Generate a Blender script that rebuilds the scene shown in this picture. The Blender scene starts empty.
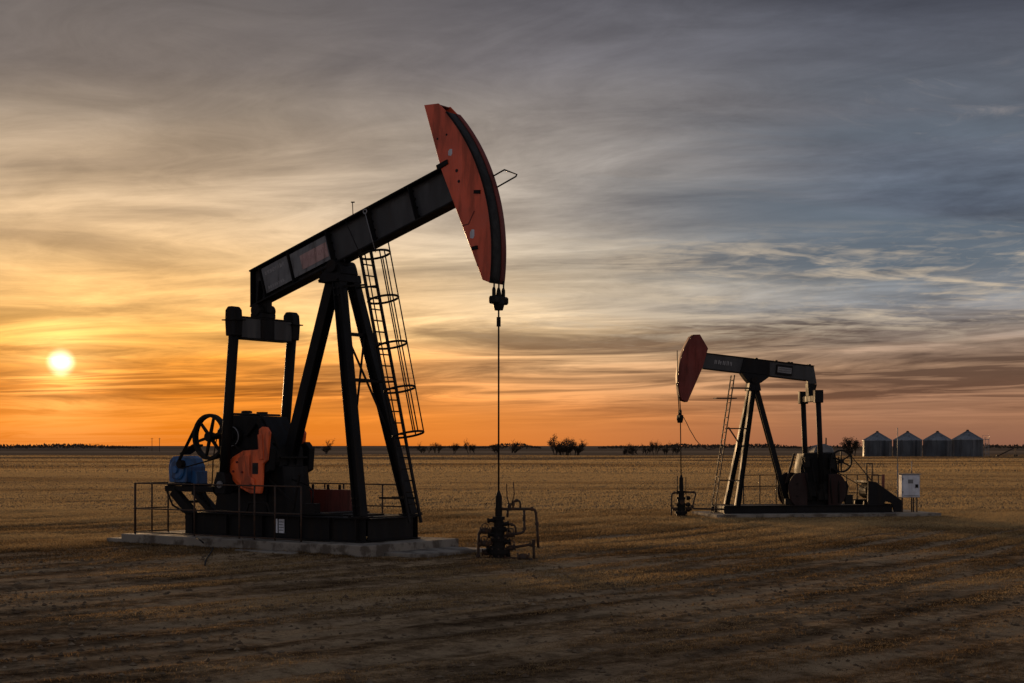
import bpy, math, random
import numpy as np
from mathutils import Vector, Matrix
random.seed(7); rng = np.random.default_rng(11)
S = bpy.context.scene
COL = S.collection
R = math.radians

# ------------------------------------------------------------------ camera
FPX = 1500.0; CH = 2.8
cam = bpy.data.objects.new('camera', bpy.data.cameras.new('camera'))
COL.objects.link(cam)
cam.location = (0, 0, CH); cam.rotation_euler = (R(90), 0, 0)
cam.data.sensor_width = 36; cam.data.lens = 36 * FPX / 1024
cam.data.shift_y = (447 - 341.5) / 1024
cam.data.clip_start = .1; cam.data.clip_end = 20000
S.camera = cam
S.render.resolution_x = 1024; S.render.resolution_y = 683
S.view_settings.view_transform = 'Standard'; S.view_settings.look = 'None'
S.view_settings.exposure = 0; S.view_settings.gamma = 1
S.view_settings.use_curve_mapping = False
S.cycles.max_bounces = 4; S.cycles.diffuse_bounces = 2; S.cycles.glossy_bounces = 2; S.cycles.transparent_max_bounces = 6

# ------------------------------------------------------------------ node helpers
def lin(c):
    return tuple(((v/255)/12.92 if v/255 <= .04045 else ((v/255+.055)/1.055)**2.4) for v in c) + (1,)
class NT:
    def __init__(s, tree):
        s.t = tree; tree.nodes.clear()
    def n(s, typ, ins=None, **kw):
        nd = s.t.nodes.new(typ)
        for k, v in kw.items(): setattr(nd, k, v)
        for k, v in (ins or {}).items(): s.put(nd.inputs[k], v)
        return nd
    def put(s, sock, v):
        if isinstance(v, bpy.types.NodeSocket): s.t.links.new(v, sock)
        elif isinstance(v, bpy.types.Node): s.t.links.new(v.outputs[0], sock)
        elif hasattr(sock.default_value, '__len__') and not hasattr(v, '__len__'): sock.default_value = [v]*len(sock.default_value)
        else: sock.default_value = v
    def m(s, op, a, b=0.0, c=0.0, clamp=False):
        nd = s.n('ShaderNodeMath', {0: a, 1: b, 2: c}, operation=op); nd.use_clamp = clamp
        return nd.outputs[0]
    def vm(s, op, a, b=(0, 0, 0)):
        nd = s.n('ShaderNodeVectorMath', {0: a, 1: b}, operation=op)
        return nd.outputs['Value'] if op in ('DOT_PRODUCT', 'LENGTH') else nd.outputs[0]
    def mix(s, f, a, b, mode='MIX'):
        nd = s.n('ShaderNodeMix', data_type='RGBA', blend_type=mode)
        s.put(nd.inputs[0], f); s.put(nd.inputs[6], a); s.put(nd.inputs[7], b)
        return nd.outputs[2]
    def mapr(s, v, a, b, c=0.0, d=1.0, interp='SMOOTHSTEP'):
        nd = s.n('ShaderNodeMapRange', {0: v, 1: a, 2: b, 3: c, 4: d}, interpolation_type=interp)
        return nd.outputs[0]
    def ramp(s, f, stops):
        nd = s.n('ShaderNodeValToRGB', {0: f}); e = nd.color_ramp.elements
        while len(e) < len(stops): e.new(.5)
        for k, (p, c) in enumerate(stops): e[k].position = p; e[k].color = c
        return nd.outputs[0]
    def noise(s, vec, scale=1.0, detail=4.0, rough=.55, dist=0.0):
        return s.n('ShaderNodeTexNoise', {'Vector': vec, 'Scale': scale, 'Detail': detail, 'Roughness': rough, 'Distortion': dist}).outputs[0]

# ------------------------------------------------------------------ sky and sun
SUN_AZ = math.atan2(61-512, FPX)            # to the left of the view axis
SUN_EL = math.atan2(447-366, FPX)
sdir = Vector((math.sin(SUN_AZ)*math.cos(SUN_EL), math.cos(SUN_AZ)*math.cos(SUN_EL), math.sin(SUN_EL)))
W = bpy.data.worlds.new('World'); S.world = W; W.use_nodes = True
def build_sky():
    t = NT(W.node_tree)
    d = t.vm('NORMALIZE', t.n('ShaderNodeTexCoord').outputs['Generated'])
    sep = t.n('ShaderNodeSeparateXYZ', {0: d}); dx, dy, dz = sep.outputs
    z = t.m('MAXIMUM', dz, 0.0)
    el = t.m('MULTIPLY', z, 2.0, clamp=True)
    hl = t.m('MAXIMUM', t.m('SQRT', t.m('ADD', t.m('MULTIPLY', dx, dx), t.m('MULTIPLY', dy, dy))), .001)
    sx, sy = math.sin(SUN_AZ), math.cos(SUN_AZ)
    ca = t.m('DIVIDE', t.m('ADD', t.m('MULTIPLY', dx, sx), t.m('MULTIPLY', dy, sy)), hl)
    az = t.m('MULTIPLY', t.m('ARCCOSINE', t.m('MINIMUM', t.m('MAXIMUM', ca, -1.0), 1.0)), 180/math.pi)
    ang = t.m('MULTIPLY', t.m('ARCCOSINE', t.m('MINIMUM', t.vm('DOT_PRODUCT', d, tuple(sdir)), 1.0)), 180/math.pi)
    # the cloud sheet as seen from below: direction divided by height
    zz = t.m('ADD', z, .055)
    px = t.m('DIVIDE', dx, zz); py = t.m('DIVIDE', dy, zz)
    def cv(ax, ay, tilt=0.0, off=0.0):
        yy = t.m('ADD', t.m('MULTIPLY', py, ay), t.m('MULTIPLY', px, tilt))
        return t.n('ShaderNodeCombineXYZ', {0: t.m('MULTIPLY', px, ax), 1: yy, 2: off}).outputs[0]
    big = t.noise(cv(.30, .45, .10, 1.7), 1.0, 3, .5, .4)
    streak = t.noise(cv(.62, .95, .26, 4.2), 1.0, 8, .60, 1.0)
    fine = t.noise(cv(2.6, 3.0, .9, 8.1), 1.0, 8, .68, 1.0)
    # warp the elevation a little so the colour bands are not level
    elw = t.m('ADD', el, t.m('MULTIPLY', t.m('SUBTRACT', big, .5), t.m('MULTIPLY', el, .55)), clamp=True)
    L = lambda l: [(p, lin(c)) for p, c in l]
    sunside = t.ramp(elw, L([(0, (212,106,10)), (.03, (232,126,14)), (.07, (216,122,24)), (.11, (228,144,50)), (.156, (232,172,90)), (.243, (214,176,126)), (.329, (186,163,135)), (.423, (152,140,127)), (.508, (119,114,112)), (.6, (100,98,100)), (1, (86,87,92))]))
    mid = t.ramp(elw, L([(0, (224,126,50)), (.036, (230,138,62)), (.07, (206,140,82)), (.109, (196,148,102)), (.156, (220,186,140)), (.243, (194,177,152)), (.329, (176,165,152)), (.423, (156,148,142)), (.508, (112,110,115)), (.6, (92,93,102)), (1, (82,85,94))]))
    far = t.ramp(elw, L([(0, (142,96,75)), (.036, (156,110,82)), (.109, (146,116,94)), (.156, (134,122,114)), (.196, (120,124,130)), (.243, (114,121,128)), (.329, (92,103,119)), (.423, (94,99,110)), (.508, (80,84,95)), (.6, (66,70,83)), (1, (74,78,90))]))
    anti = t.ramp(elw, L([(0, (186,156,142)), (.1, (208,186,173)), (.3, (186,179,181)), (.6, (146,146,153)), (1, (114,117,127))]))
    c = t.mix(t.mapr(az, 3, 20), sunside, mid)
    c = t.mix(t.mapr(az, 13, 32), c, far)
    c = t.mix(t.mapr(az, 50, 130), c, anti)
    # physical sky, faint, under the cloud sheet
    nish = t.n('ShaderNodeTexSky', sky_type='NISHITA', sun_disc=False, sun_elevation=SUN_EL, sun_rotation=SUN_AZ, air_density=1.4, dust_density=3.0)
    c = t.mix(1.0, c, t.mix(1.0, nish.outputs[0], (.003, .003, .003, 1), 'MULTIPLY'), 'ADD')
    # cloud light and shade
    low = t.mapr(z, .006, .036)                                 # fades the streaks out right at the horizon
    lit = t.m('MULTIPLY', t.mapr(streak, .48, .66), low)
    shade = t.m('MULTIPLY', t.mapr(streak, .52, .34), low)
    mott = t.m('ADD', t.m('MULTIPLY', t.m('SUBTRACT', fine, .5), t.mapr(z, .02, .06, .05, .70)), 1.0)
    band = t.m('MULTIPLY', t.mapr(z, .026, .036), t.mapr(z, .115, .05))   # streaks are strongest low over the horizon
    up = t.mapr(z, .12, .3, .85, .42)
    amt = t.m('ADD', t.m('MULTIPLY', band, .75), up)
    c = t.mix(t.m('MULTIPLY', shade, t.m('MULTIPLY', amt, t.mapr(az, 8, 24, .52, .85)), clamp=True), c, t.mix(1.0, c, (.46, .44, .46, 1), 'MULTIPLY'))
    c = t.mix(t.m('MULTIPLY', lit, t.m('MULTIPLY', amt, t.mapr(ang, 3, 14, .5, .75)), clamp=True), c, t.mix(1.0, c, (1.7, 1.72, 1.70, 1), 'MULTIPLY'))
    c = t.mix(1.0, c, t.n('ShaderNodeCombineColor', {0: mott, 1: mott, 2: mott}).outputs[0], 'MULTIPLY')
    bandn = t.noise(cv(.5, 2.2, .2, 51.0), 1.0, 6, .6, .8)
    bk = t.m('MULTIPLY', t.m('MULTIPLY', t.mapr(z, .026, .035), t.mapr(z, .064, .046)), t.m('MULTIPLY', t.mapr(az, 17, 8), t.mapr(bandn, .40, .56)))
    c = t.mix(t.m('MULTIPLY', bk, .75), c, t.mix(1.0, c, (.46, .42, .46, 1), 'MULTIPLY'))
    # blue gaps and rippled cloudlets away from the sun
    gapn = t.noise(cv(.55, .9, -.12, 21.0), 1.0, 5, .58, .6)
    gz_ = t.m('MULTIPLY', t.mapr(z, .075, .10), t.mapr(z, .26, .16))
    ga = t.m('MULTIPLY', t.m('MULTIPLY', t.mapr(gapn, .42, .58), gz_), t.mapr(az, 16, 30))
    c = t.mix(t.m('MULTIPLY', ga, .7), c, lin((98, 110, 122)))
    rip = t.noise(cv(9.0, 6.5, 1.2, 3.0), 1.0, 3, .6, .6)
    wsp = t.noise(cv(1.1, 2.6, -.5, 33.0), 1.0, 6, .62, .8)
    rz = t.m('MULTIPLY', t.mapr(z, .06, .085), t.mapr(z, .150, .120))
    rk = t.m('ADD', t.m('MULTIPLY', t.mapr(wsp, .46, .66), .75), t.m('MULTIPLY', t.m('SUBTRACT', rip, .5), 1.3), clamp=True)
    ra = t.m('MULTIPLY', t.m('MULTIPLY', rk, rz), t.mapr(az, 12, 24))
    c = t.mix(t.m('MULTIPLY', ra, .9, clamp=True), c, lin((204, 186, 162)))
    wis = t.noise(cv(2.6, 3.2, -.8, 14.0), 1.0, 6, .66, 1.0)
    wa = t.m('MULTIPLY', t.m('MULTIPLY', t.mapr(wis, .50, .70), t.m('MULTIPLY', t.mapr(z, .180, .205), t.mapr(z, .25, .225))), t.m('MULTIPLY', t.mapr(az, 27, 33), t.mapr(az, 46, 38)))
    c = t.mix(t.m('MULTIPLY', wa, .55), c, lin((152, 144, 142)))
    # glow round the sun, veiled by the streaks, and its disc
    veil = t.mapr(streak, .34, .56, .45, 1.0)
    g1 = t.m('MULTIPLY', t.m('POWER', 2.718, t.m('DIVIDE', ang, -6.0)), .20)
    g2 = t.m('MULTIPLY', t.m('POWER', 2.718, t.m('DIVIDE', ang, -1.15)), 1.15)
    g3 = t.m('MULTIPLY', t.mapr(ang, .60, .0, 0, 3.8), t.mapr(streak, .38, .52, .55, 1.0))
    veil = t.m('MULTIPLY', veil, t.m('SUBTRACT', 1.0, t.m('MULTIPLY', bk, .55)))
    g3 = t.m('MULTIPLY', g3, t.m('SUBTRACT', 1.0, t.m('MULTIPLY', bk, .6)))
    g1 = t.m('MULTIPLY', g1, veil); g2 = t.m('MULTIPLY', g2, veil)
    def add(c, col, f):
        k = t.n('ShaderNodeVectorMath', {0: col[:3], 'Scale': f}, operation='SCALE').outputs[0]
        return t.vm('ADD', c, k)
    c = add(c, (1, .60, .22), g1); c = add(c, (1, .62, .22), g2); c = add(c, (1, .9, .6), g3)
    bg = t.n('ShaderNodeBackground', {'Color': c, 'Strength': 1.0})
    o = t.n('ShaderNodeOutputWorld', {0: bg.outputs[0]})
build_sky()
sun = bpy.data.objects.new('sun', bpy.data.lights.new('sun', 'SUN')); COL.objects.link(sun)
sun.data.energy = 2.4; sun.data.color = (1, .62, .30); sun.data.angle = R(7)
sun.rotation_euler = (-sdir).to_track_quat('-Z', 'Y').to_euler()
sun.location = (-60, 150, 40)

# ------------------------------------------------------------------ materials
MATS = {}
def pmat(name, base, rough=.6, metal=0.0, dirt=None, dscale=3.0, damt=.5, bump=.0, bscale=40.0, streak=False, spec=.5, thr=(.48, .66)):
    m = bpy.data.materials.new(name); m.use_nodes = True; t = NT(m.node_tree)
    co = t.n('ShaderNodeTexCoord').outputs['Object']
    col = base + (1,) if len(base) == 3 else base
    v = co
    if streak: v = t.n('ShaderNodeMapping', {'Vector': co, 'Scale': (1.6, 1.6, .28)}).outputs[0]
    nz = t.noise(v, dscale, 6, .62)
    c = t.mix(t.mapr(t.noise(co, dscale*.45, 3), .3, .7), t.mix(1.0, col, (.72, .72, .74, 1), 'MULTIPLY'), col)
    ro = t.mapr(nz, .3, .7, max(.05, rough-.15), min(1, rough+.18))
    if dirt is not None:
        c = t.mix(t.m('MULTIPLY', t.mapr(nz, thr[0], thr[1]), damt), c, dirt+(1,))
    ins = {'Base Color': c, 'Roughness': ro, 'Metallic': metal, 'Specular IOR Level': spec}
    b = t.n('ShaderNodeBsdfPrincipled', ins)
    if bump:
        bn = t.n('ShaderNodeBump', {'Strength': bump, 'Distance': .02, 'Height': t.noise(co, bscale, 5, .6)})
        t.put(b.inputs['Normal'], bn.outputs[0])
    t.n('ShaderNodeOutputMaterial', {0: b.outputs[0]})
    MATS[name] = m; return m
pmat('black_paint', (.0105, .0105, .012), .58, 0, (.026, .019, .014), 2.2, .55, .06, 60, True, spec=.14)
pmat('black_steel', (.009, .008, .008), .62, .0, (.026, .017, .012), 4, .5, .1, 80, spec=.18)
pmat('beam_web', (.030, .032, .037), .5, 0, (.052, .04, .034), 1.8, .5, .05, 50, True)
pmat('orange_paint', (.92, .15, .038), .42, 0, (.22, .045, .02), 2.6, .75, .06, 40, True, thr=(.45, .62))
pmat('red_head', (.82, .112, .042), .40, 0, (.30, .055, .026), 2.0, .7, .06, 40, True, thr=(.44, .62))
pmat('dark_red', (.19, .024, .015), .68, 0, (.07, .018, .012), 2.4, .7, .06, 40, True)
pmat('weight_red', (.024, .009, .008), .65, 0, (.03, .010, .008), 2.4, .6, .06, 40, True, spec=.3)
pmat('silo_wall', (.10, .11, .125), .5, .5, (.06, .06, .062), .6, .6, .05, 8, True)
pmat('maroon', (.17, .035, .028), .6, 0, (.06, .025, .02), 2, .6, .05, 40, True)
pmat('blue_paint', (.03, .13, .34), .42, 0, (.04, .035, .03), 4, .6, .05, 60, True)
pmat('rust_steel', (.042, .024, .016), .75, .0, (.12, .055, .025), 7, .6, .15, 90)
pmat('concrete', (.27, .24, .20), .9, 0, (.075, .058, .044), 1.9, .85, .5, 30, thr=(.46, .60))
pmat('white_paint', (.66, .69, .76), .4, 0, (.42, .38, .33), 5, .35, .03, 60, True)
pmat('pale_cover', (.23, .23, .24), .5, .2, (.2, .18, .16), 5, .5, .03, 60, True)
pmat('galvanised', (.30, .31, .33), .45, .55, (.09, .09, .095), .6, .6, .05, 8, True)
pmat('rubber', (.012, .012, .012), .75)
pmat('sign_grey', (.17, .175, .185), .5, 0, (.06, .055, .05), 5, .7, .0, 60, True)
pmat('sign_pink', (.50, .31, .29), .5, 0, (.12, .07, .065), 4, .7, .0, 60, True)
pmat('faded_print', (.42, .41, .41), .6, 0, (.12, .11, .11), 9, .6)
pmat('red_print', (.46, .27, .26), .6, 0, (.25, .12, .11), 9, .5)
pmat('bark', (.05, .036, .026), .9, 0, (.02, .016, .012), 6, .5)
pmat('twig', (.045, .03, .02), .9, 0, (.075, .05, .03), 2, .6)
pmat('wood_pole', (.07, .05, .035), .9, 0, (.03, .02, .015), 3, .5)

# ------------------------------------------------------------------ mesh builder
ORG = {}
class MB:
    def __init__(s): s.v = []; s.f = []; s.sm = []
    def add(s, vs, fs, smooth=False):
        k = len(s.v); s.v += [tuple(p) for p in vs]
        for f in fs: s.f.append([i+k for i in f]); s.sm.append(smooth)
        return s
    def box(s, a, b):
        x0, y0, z0 = a; x1, y1, z1 = b
        return s.add([(x0,y0,z0),(x1,y0,z0),(x1,y1,z0),(x0,y1,z0),(x0,y0,z1),(x1,y0,z1),(x1,y1,z1),(x0,y1,z1)],
                     [(3,2,1,0),(4,5,6,7),(0,1,5,4),(1,2,6,5),(2,3,7,6),(3,0,4,7)])
    def beam(s, p, q, w, h, up=(0,0,1), w2=None, h2=None):
        p = Vector(p); q = Vector(q); d = (q-p).normalized()
        side = d.cross(Vector(up))
        side = side.normalized() if side.length > 1e-4 else Vector((1,0,0))
        u = side.cross(d).normalized(); w2 = w if w2 is None else w2; h2 = h if h2 is None else h2
        vs = []
        for c, ww, hh in ((p, w, h), (q, w2, h2)):
            for a, b in ((-1,-1),(1,-1),(1,1),(-1,1)): vs.append(c+side*(a*ww/2)+u*(b*hh/2))
        return s.add(vs, [(3,2,1,0),(4,5,6,7),(0,1,5,4),(1,2,6,5),(2,3,7,6),(3,0,4,7)])
    def ibeam(s, p, q, depth, width, up=(0,0,1), tf=.03, tw=.02):
        p = Vector(p); q = Vector(q); d = (q-p).normalized()
        side = d.cross(Vector(up)).normalized(); u = side.cross(d).normalized()
        s.beam(p, q, tw, depth-2*tf+.002, up)
        for k in (-1, 1):
            o = u*(k*(depth/2-tf/2)); s.beam(p+o, q+o, width, tf, up)
        return s
    def tube(s, pts, r, seg=8, closed=False):
        pts = [Vector(p) for p in pts]; n = len(pts)
        rs = r if hasattr(r, '__len__') else [r]*n
        ring = []; prev = None
        for i, p in enumerate(pts):
            if closed: d = (pts[(i+1) % n]-pts[i-1]).normalized()
            elif i == 0: d = (pts[1]-p).normalized()
            elif i == n-1: d = (p-pts[i-1]).normalized()
            else: d = ((pts[i+1]-p).normalized()+(p-pts[i-1]).normalized()).normalized()
            if prev is None:
                a = Vector((0,0,1)) if abs(d.z) < .9 else Vector((1,0,0))
                x = d.cross(a).normalized()
            else: x = (prev-d*prev.dot(d)).normalized()
            prev = x; y = d.cross(x)
            ring.append([p+(x*math.cos(2*math.pi*k/seg)+y*math.sin(2*math.pi*k/seg))*rs[i] for k in range(seg)])
        k0 = len(s.v); vs = [v for rr in ring for v in rr]; fs = []
        m = n if closed else n-1
        for i in range(m):
            for k in range(seg):
                a = i*seg+k; b = i*seg+(k+1) % seg; c = ((i+1) % n)*seg+(k+1) % seg; e = ((i+1) % n)*seg+k
                fs.append((a, b, c, e))
        s.add(vs, fs, seg > 5)
        if not closed:
            s.f.append([k0+k for k in range(seg)][::-1]); s.sm.append(False)
            s.f.append([k0+(n-1)*seg+k for k in range(seg)]); s.sm.append(False)
        return s
    def prism(s, poly, v0, v1):            # polygon in the x-z plane, pushed along y
        n = len(poly)
        vs = [(x, v0, z) for x, z in poly]+[(x, v1, z) for x, z in poly]
        return s.add(vs, [tuple(range(n)), tuple(range(2*n-1, n-1, -1))]+[((i+1) % n, i, n+i, n+(i+1) % n) for i in range(n)])
    def hprism(s, poly, z0, z1):           # polygon in the x-y plane, pushed up
        n = len(poly)
        vs = [(x, y, z0) for x, y in poly]+[(x, y, z1) for x, y in poly]
        return s.add(vs, [tuple(range(n-1, -1, -1)), tuple(range(n, 2*n))]+[(i, (i+1) % n, n+(i+1) % n, n+i) for i in range(n)])
    def lathe(s, c, ax, prof, seg=20, cap=True):
        c = Vector(c); d = Vector(ax).normalized(); a = Vector((0,0,1)) if abs(d.z) < .9 else Vector((1,0,0))
        x = d.cross(a).normalized(); y = d.cross(x); n = len(prof); vs = []; fs = []
        for tt, r in prof:
            for k in range(seg):
                an = 2*math.pi*k/seg; vs.append(c+d*tt+(x*math.cos(an)+y*math.sin(an))*r)
        for i in range(n-1):
            for k in range(seg): fs.append((i*seg+k, i*seg+(k+1) % seg, (i+1)*seg+(k+1) % seg, (i+1)*seg+k))
        k0 = len(s.v); s.add(vs, fs, False)
        if cap:
            s.f.append([k0+k for k in range(seg)][::-1]); s.sm.append(False)
            s.f.append([k0+(n-1)*seg+k for k in range(seg)]); s.sm.append(False)
        return s
    def ring(s, c, ax, RR, r, n=24, seg=6, arc=(0, 2*math.pi)):
        c = Vector(c); d = Vector(ax).normalized(); a = Vector((0,0,1)) if abs(d.z) < .9 else Vector((1,0,0))
        x = d.cross(a).normalized(); y = d.cross(x); full = abs(arc[1]-arc[0]-2*math.pi) < 1e-6
        m = n if full else n+1
        return s.tube([c+(x*math.cos(arc[0]+(arc[1]-arc[0])*k/n)+y*math.sin(arc[0]+(arc[1]-arc[0])*k/n))*RR for k in range(m)], r, seg, full)
    def build(s, name, mat, parent=None, bevel=0.0):
        me = bpy.data.meshes.new(name); o0 = ORG.get(parent.name, (0,0,0)) if parent else (0,0,0)
        me.from_pydata([(a-o0[0], b-o0[1], c-o0[2]) for a, b, c in s.v], [], s.f)
        me.polygons.foreach_set('use_smooth', s.sm); me.update()
        me.materials.append(MATS[mat])
        o = bpy.data.objects.new(name, me); COL.objects.link(o)
        if parent: o.parent = parent; ORG[o.name] = o0
        if bevel:
            md = o.modifiers.new('bevel', 'BEVEL'); md.width = bevel; md.segments = 1; md.limit_method = 'ANGLE'; md.angle_limit = R(40)
        return o
def tag(o, label, cat, group=None):
    o['label'] = label; o['category'] = cat
    if group: o['group'] = group
    return o
def thing(name, label, cat, loc, rz=0.0, org=(0,0,0), group=None):
    e = bpy.data.objects.new(name, None); COL.objects.link(e); e.empty_display_size = .3
    e.location = loc; e.rotation_euler = (0, 0, rz); ORG[e.name] = org
    return tag(e, label, cat, group)
def solo(name, mb, mat, label, cat, group=None, bevel=0.0, loc=None):
    if loc:                                # origin at the thing's base
        mb.v = [(a-loc[0], b-loc[1], c-loc[2]) for a, b, c in mb.v]
    o = mb.build(name, mat, None, bevel)
    if loc: o.location = loc
    return tag(o, label, cat, group)

# ------------------------------------------------------------------ numpy value noise
def vnoise(x, y, seed=0):
    xi = np.floor(x).astype(np.int64); yi = np.floor(y).astype(np.int64); fx = x-xi; fy = y-yi
    fx = fx*fx*(3-2*fx); fy = fy*fy*(3-2*fy)
    def hsh(a, b):
        h = (a*374761393+b*668265263+seed*974634777) & 0xFFFFFFFF
        h = ((h ^ (h >> 13))*1274126177) & 0xFFFFFFFF
        return ((h ^ (h >> 16)) & 0xFFFF)/65535.0
    a = hsh(xi, yi); b = hsh(xi+1, yi); c = hsh(xi, yi+1); d = hsh(xi+1, yi+1)
    return (a*(1-fx)+b*fx)*(1-fy)+(c*(1-fx)+d*fx)*fy
def fbm(x, y, oct=4, seed=0):
    v = 0; a = .5; s_ = 0
    for k in range(oct):
        v = v+a*vnoise(x*2**k, y*2**k, seed+k*17); s_ += a; a *= .5
    return v/s_

# ------------------------------------------------------------------ frames of the two pumps
class Frame:
    def __init__(s, W, u, v): s.W = Vector(W); s.u = Vector(u); s.v = Vector(v); s.rz = math.atan2(u[1], u[0])
    def w(s, u, v, z=0.0):
        p = s.W+s.u*u+s.v*v; return (p.x, p.y, z)
A1 = R(36); F1 = Frame((-.353, 37.87), (math.cos(A1), -math.sin(A1)), (math.sin(A1), math.cos(A1)))
A2 = R(10); F2 = Frame((6.82, 60.9), (-math.cos(A2), -math.sin(A2)), (math.sin(A2), -math.cos(A2)))

# ------------------------------------------------------------------ ground
def track_ts(x, y):                        # along and across the vehicle tracks, which run off to the right
    tt = x*.665+y*.747; ss = -x*.747+y*.665-.0035*(tt-20)**2
    return tt, ss
RUTS = ((12.9, .03, .2), (17.2, .03, .15), (21.4, .03, .16), (26.5, .04, .22), (28.2, .04, .22), (31.0, .03, .22), (18.3, .05, .22), (20.1, .05, .24), (16.1, .04, .2), (14.3, .045, .22), (11.4, .03, .25), (9.6, .03, .25), (22.6, .03, .2), (6.5, .03, .25), (24.4, .03, .25))
def track_amt(x, y):                       # how far the soil is driven bare and dusty
    tt, ss = track_ts(x, y); w = (fbm(tt/7, ss/7, 2, 31)-.5)*.8; k = 0
    for o, d_, wd in RUTS: k = k+np.exp(-((ss-o+w)/(wd*1.35))**2)*(d_/.05)**.5
    return np.clip(k, 0, 1)*np.clip(1-(np.hypot(x, y)-48)/16, 0, 1)*np.clip(fbm(tt/9, ss/2, 3, 88)*2.4-.35, 0, 1)
def gz(x, y):
    x = np.asarray(x, float); y = np.asarray(y, float); r = np.hypot(x, y)
    big = (fbm(x/46, y/46, 3, 5)-.5)*np.clip(.12+r/500, 0, .75)*np.clip((r-20)/60, .25, 1)
    tt, ss = track_ts(x, y)
    small = (fbm(tt/3.2, ss/1.1, 4, 9)-.5)*.10*np.clip(1-(r-60)/200, .25, 1)+(fbm(x/.5, y/.5, 2, 77)-.5)*.03*np.clip(1-(r-40)/30, 0, 1)
    rut = 0
    for o, dpt, wd in RUTS:
        rut = rut-.7*dpt*np.exp(-((ss-o+(fbm(tt/7, ss/7, 2, 31)-.5)*.8)/wd)**2)
    rut = rut*np.clip(1-(r-45)/20, 0, 1)*(.3+1.1*fbm(x/4, y/4, 2, 3))
    flat = 1-np.exp(-(((x+5.5)/9)**2+((y-42)/6)**2)**2)*.8
    flat2 = 1-np.exp(-(((x-12)/9)**2+((y-62)/5)**2)**2)*.8
    return (big+small)*flat*flat2+rut-.05+.10*(1-flat)
def axis(lo, hi, fine_lo, fine_hi, step, grow):
    a = [fine_lo]
    while a[-1] < fine_hi: a.append(a[-1]+step)
    st = step
    while a[-1] < hi: st *= grow; a.append(a[-1]+st)
    b = [fine_lo]; st = step
    while b[-1] > lo: st *= grow; b.append(b[-1]-st)
    return np.array(b[:0:-1]+a)
def build_ground():
    xs = axis(-7000, 7000, -22, 24, .16, 1.045); ys = axis(-2500, 9000, 15, 50, .16, 1.03)
    X, Y = np.meshgrid(xs, ys); Z = gz(X, Y)
    nx, ny = len(xs), len(ys)
    co = np.stack([X, Y, Z], -1).reshape(-1, 3)
    i = np.arange((nx-1)*(ny-1)); r_, c_ = i//(nx-1), i % (nx-1); a = r_*nx+c_
    q = np.stack([a, a+1, a+nx+1, a+nx], 1)
    me = bpy.data.meshes.new('ground'); me.vertices.add(len(co)); me.vertices.foreach_set('co', co.ravel().astype(np.float32))
    me.loops.add(q.size); me.loops.foreach_set('vertex_index', q.ravel().astype(np.int32))
    me.polygons.add(len(q)); me.polygons.foreach_set('loop_start', (np.arange(len(q))*4).astype(np.int32))
    me.polygons.foreach_set('use_smooth', np.ones(len(q), bool)); me.update(calc_edges=True)
    m = bpy.data.materials.new('field_soil'); m.use_nodes = True; t = NT(m.node_tree)
    co = t.n('ShaderNodeTexCoord').outputs['Object']; sp = t.n('ShaderNodeSeparateXYZ', {0: co}); x, y, z = sp.outputs
    tt = t.m('ADD', t.m('MULTIPLY', x, .665), t.m('MULTIPLY', y, .747))
    ss = t.m('ADD', t.m('MULTIPLY', x, -.747), t.m('MULTIPLY', y, .665))
    tv = t.n('ShaderNodeCombineXYZ', {0: t.m('MULTIPLY', tt, .13), 1: t.m('MULTIPLY', ss, .8), 2: 0.0}).outputs[0]
    n_tr = t.noise(tv, 1.0, 8, .68, .6); n_p = t.noise(co, .22, 6, .62, .5); n_f = t.noise(co, 2.6, 8, .75, .3); n_g = t.noise(co, 14, 8, .85)
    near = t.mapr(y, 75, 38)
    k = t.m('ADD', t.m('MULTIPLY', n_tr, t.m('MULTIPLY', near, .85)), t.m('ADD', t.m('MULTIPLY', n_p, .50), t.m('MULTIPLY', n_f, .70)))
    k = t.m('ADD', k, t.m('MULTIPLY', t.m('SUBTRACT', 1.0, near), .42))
    c = t.ramp(t.m('MULTIPLY', k, .58), [(.45, (.034, .022, .014, 1)), (.53, (.115, .075, .044, 1)), (.59, (.25, .17, .10, 1)), (.66, (.52, .37, .22, 1))])
    c = t.mix(t.mapr(n_g, .44, .64, .0, .7), c, t.mix(1.0, c, (.30, .28, .26, 1), 'MULTIPLY'))
    tk = t.n('ShaderNodeAttribute', attribute_name='track').outputs['Fac']
    c = t.mix(t.m('MULTIPLY', tk, t.mapr(n_f, .30, .60, .15, .9)), c, (.46, .335, .21, 1))
    # parcels: ploughed land begins about half a kilometre out; haze is mixed into its pale colours
    parcel = t.m('MULTIPLY', t.mapr(y, 505, 520), t.mapr(y, 2600, 2300))
    c = t.mix(parcel, c, (.22, .15, .095, 1))
    c = t.mix(t.m('MULTIPLY', t.mapr(y, 760, 780), t.mapr(y, 1000, 980)), c, (.32, .225, .145, 1))
    hsum = t.m('ADD', t.m('MULTIPLY', n_f, .5), t.m('MULTIPLY', n_g, .4))
    bp = t.n('ShaderNodeBump', {'Strength': t.mapr(y, 60, 400, 1.0, 0.0), 'Distance': .12, 'Height': hsum})
    b = t.n('ShaderNodeBsdfPrincipled', {'Base Color': c, 'Roughness': 1.0, 'Specular IOR Level': 0.0, 'Normal': bp.outputs[0]})
    t.n('ShaderNodeOutputMaterial', {0: b.outputs[0]})
    at = me.attributes.new('track', 'FLOAT', 'POINT'); at.data.foreach_set('value', track_amt(X, Y).ravel().astype(np.float32))
    me.materials.append(m)
    o = bpy.data.objects.new('ground', me); COL.objects.link(o); o['kind'] = 'structure'
build_ground()

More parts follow.
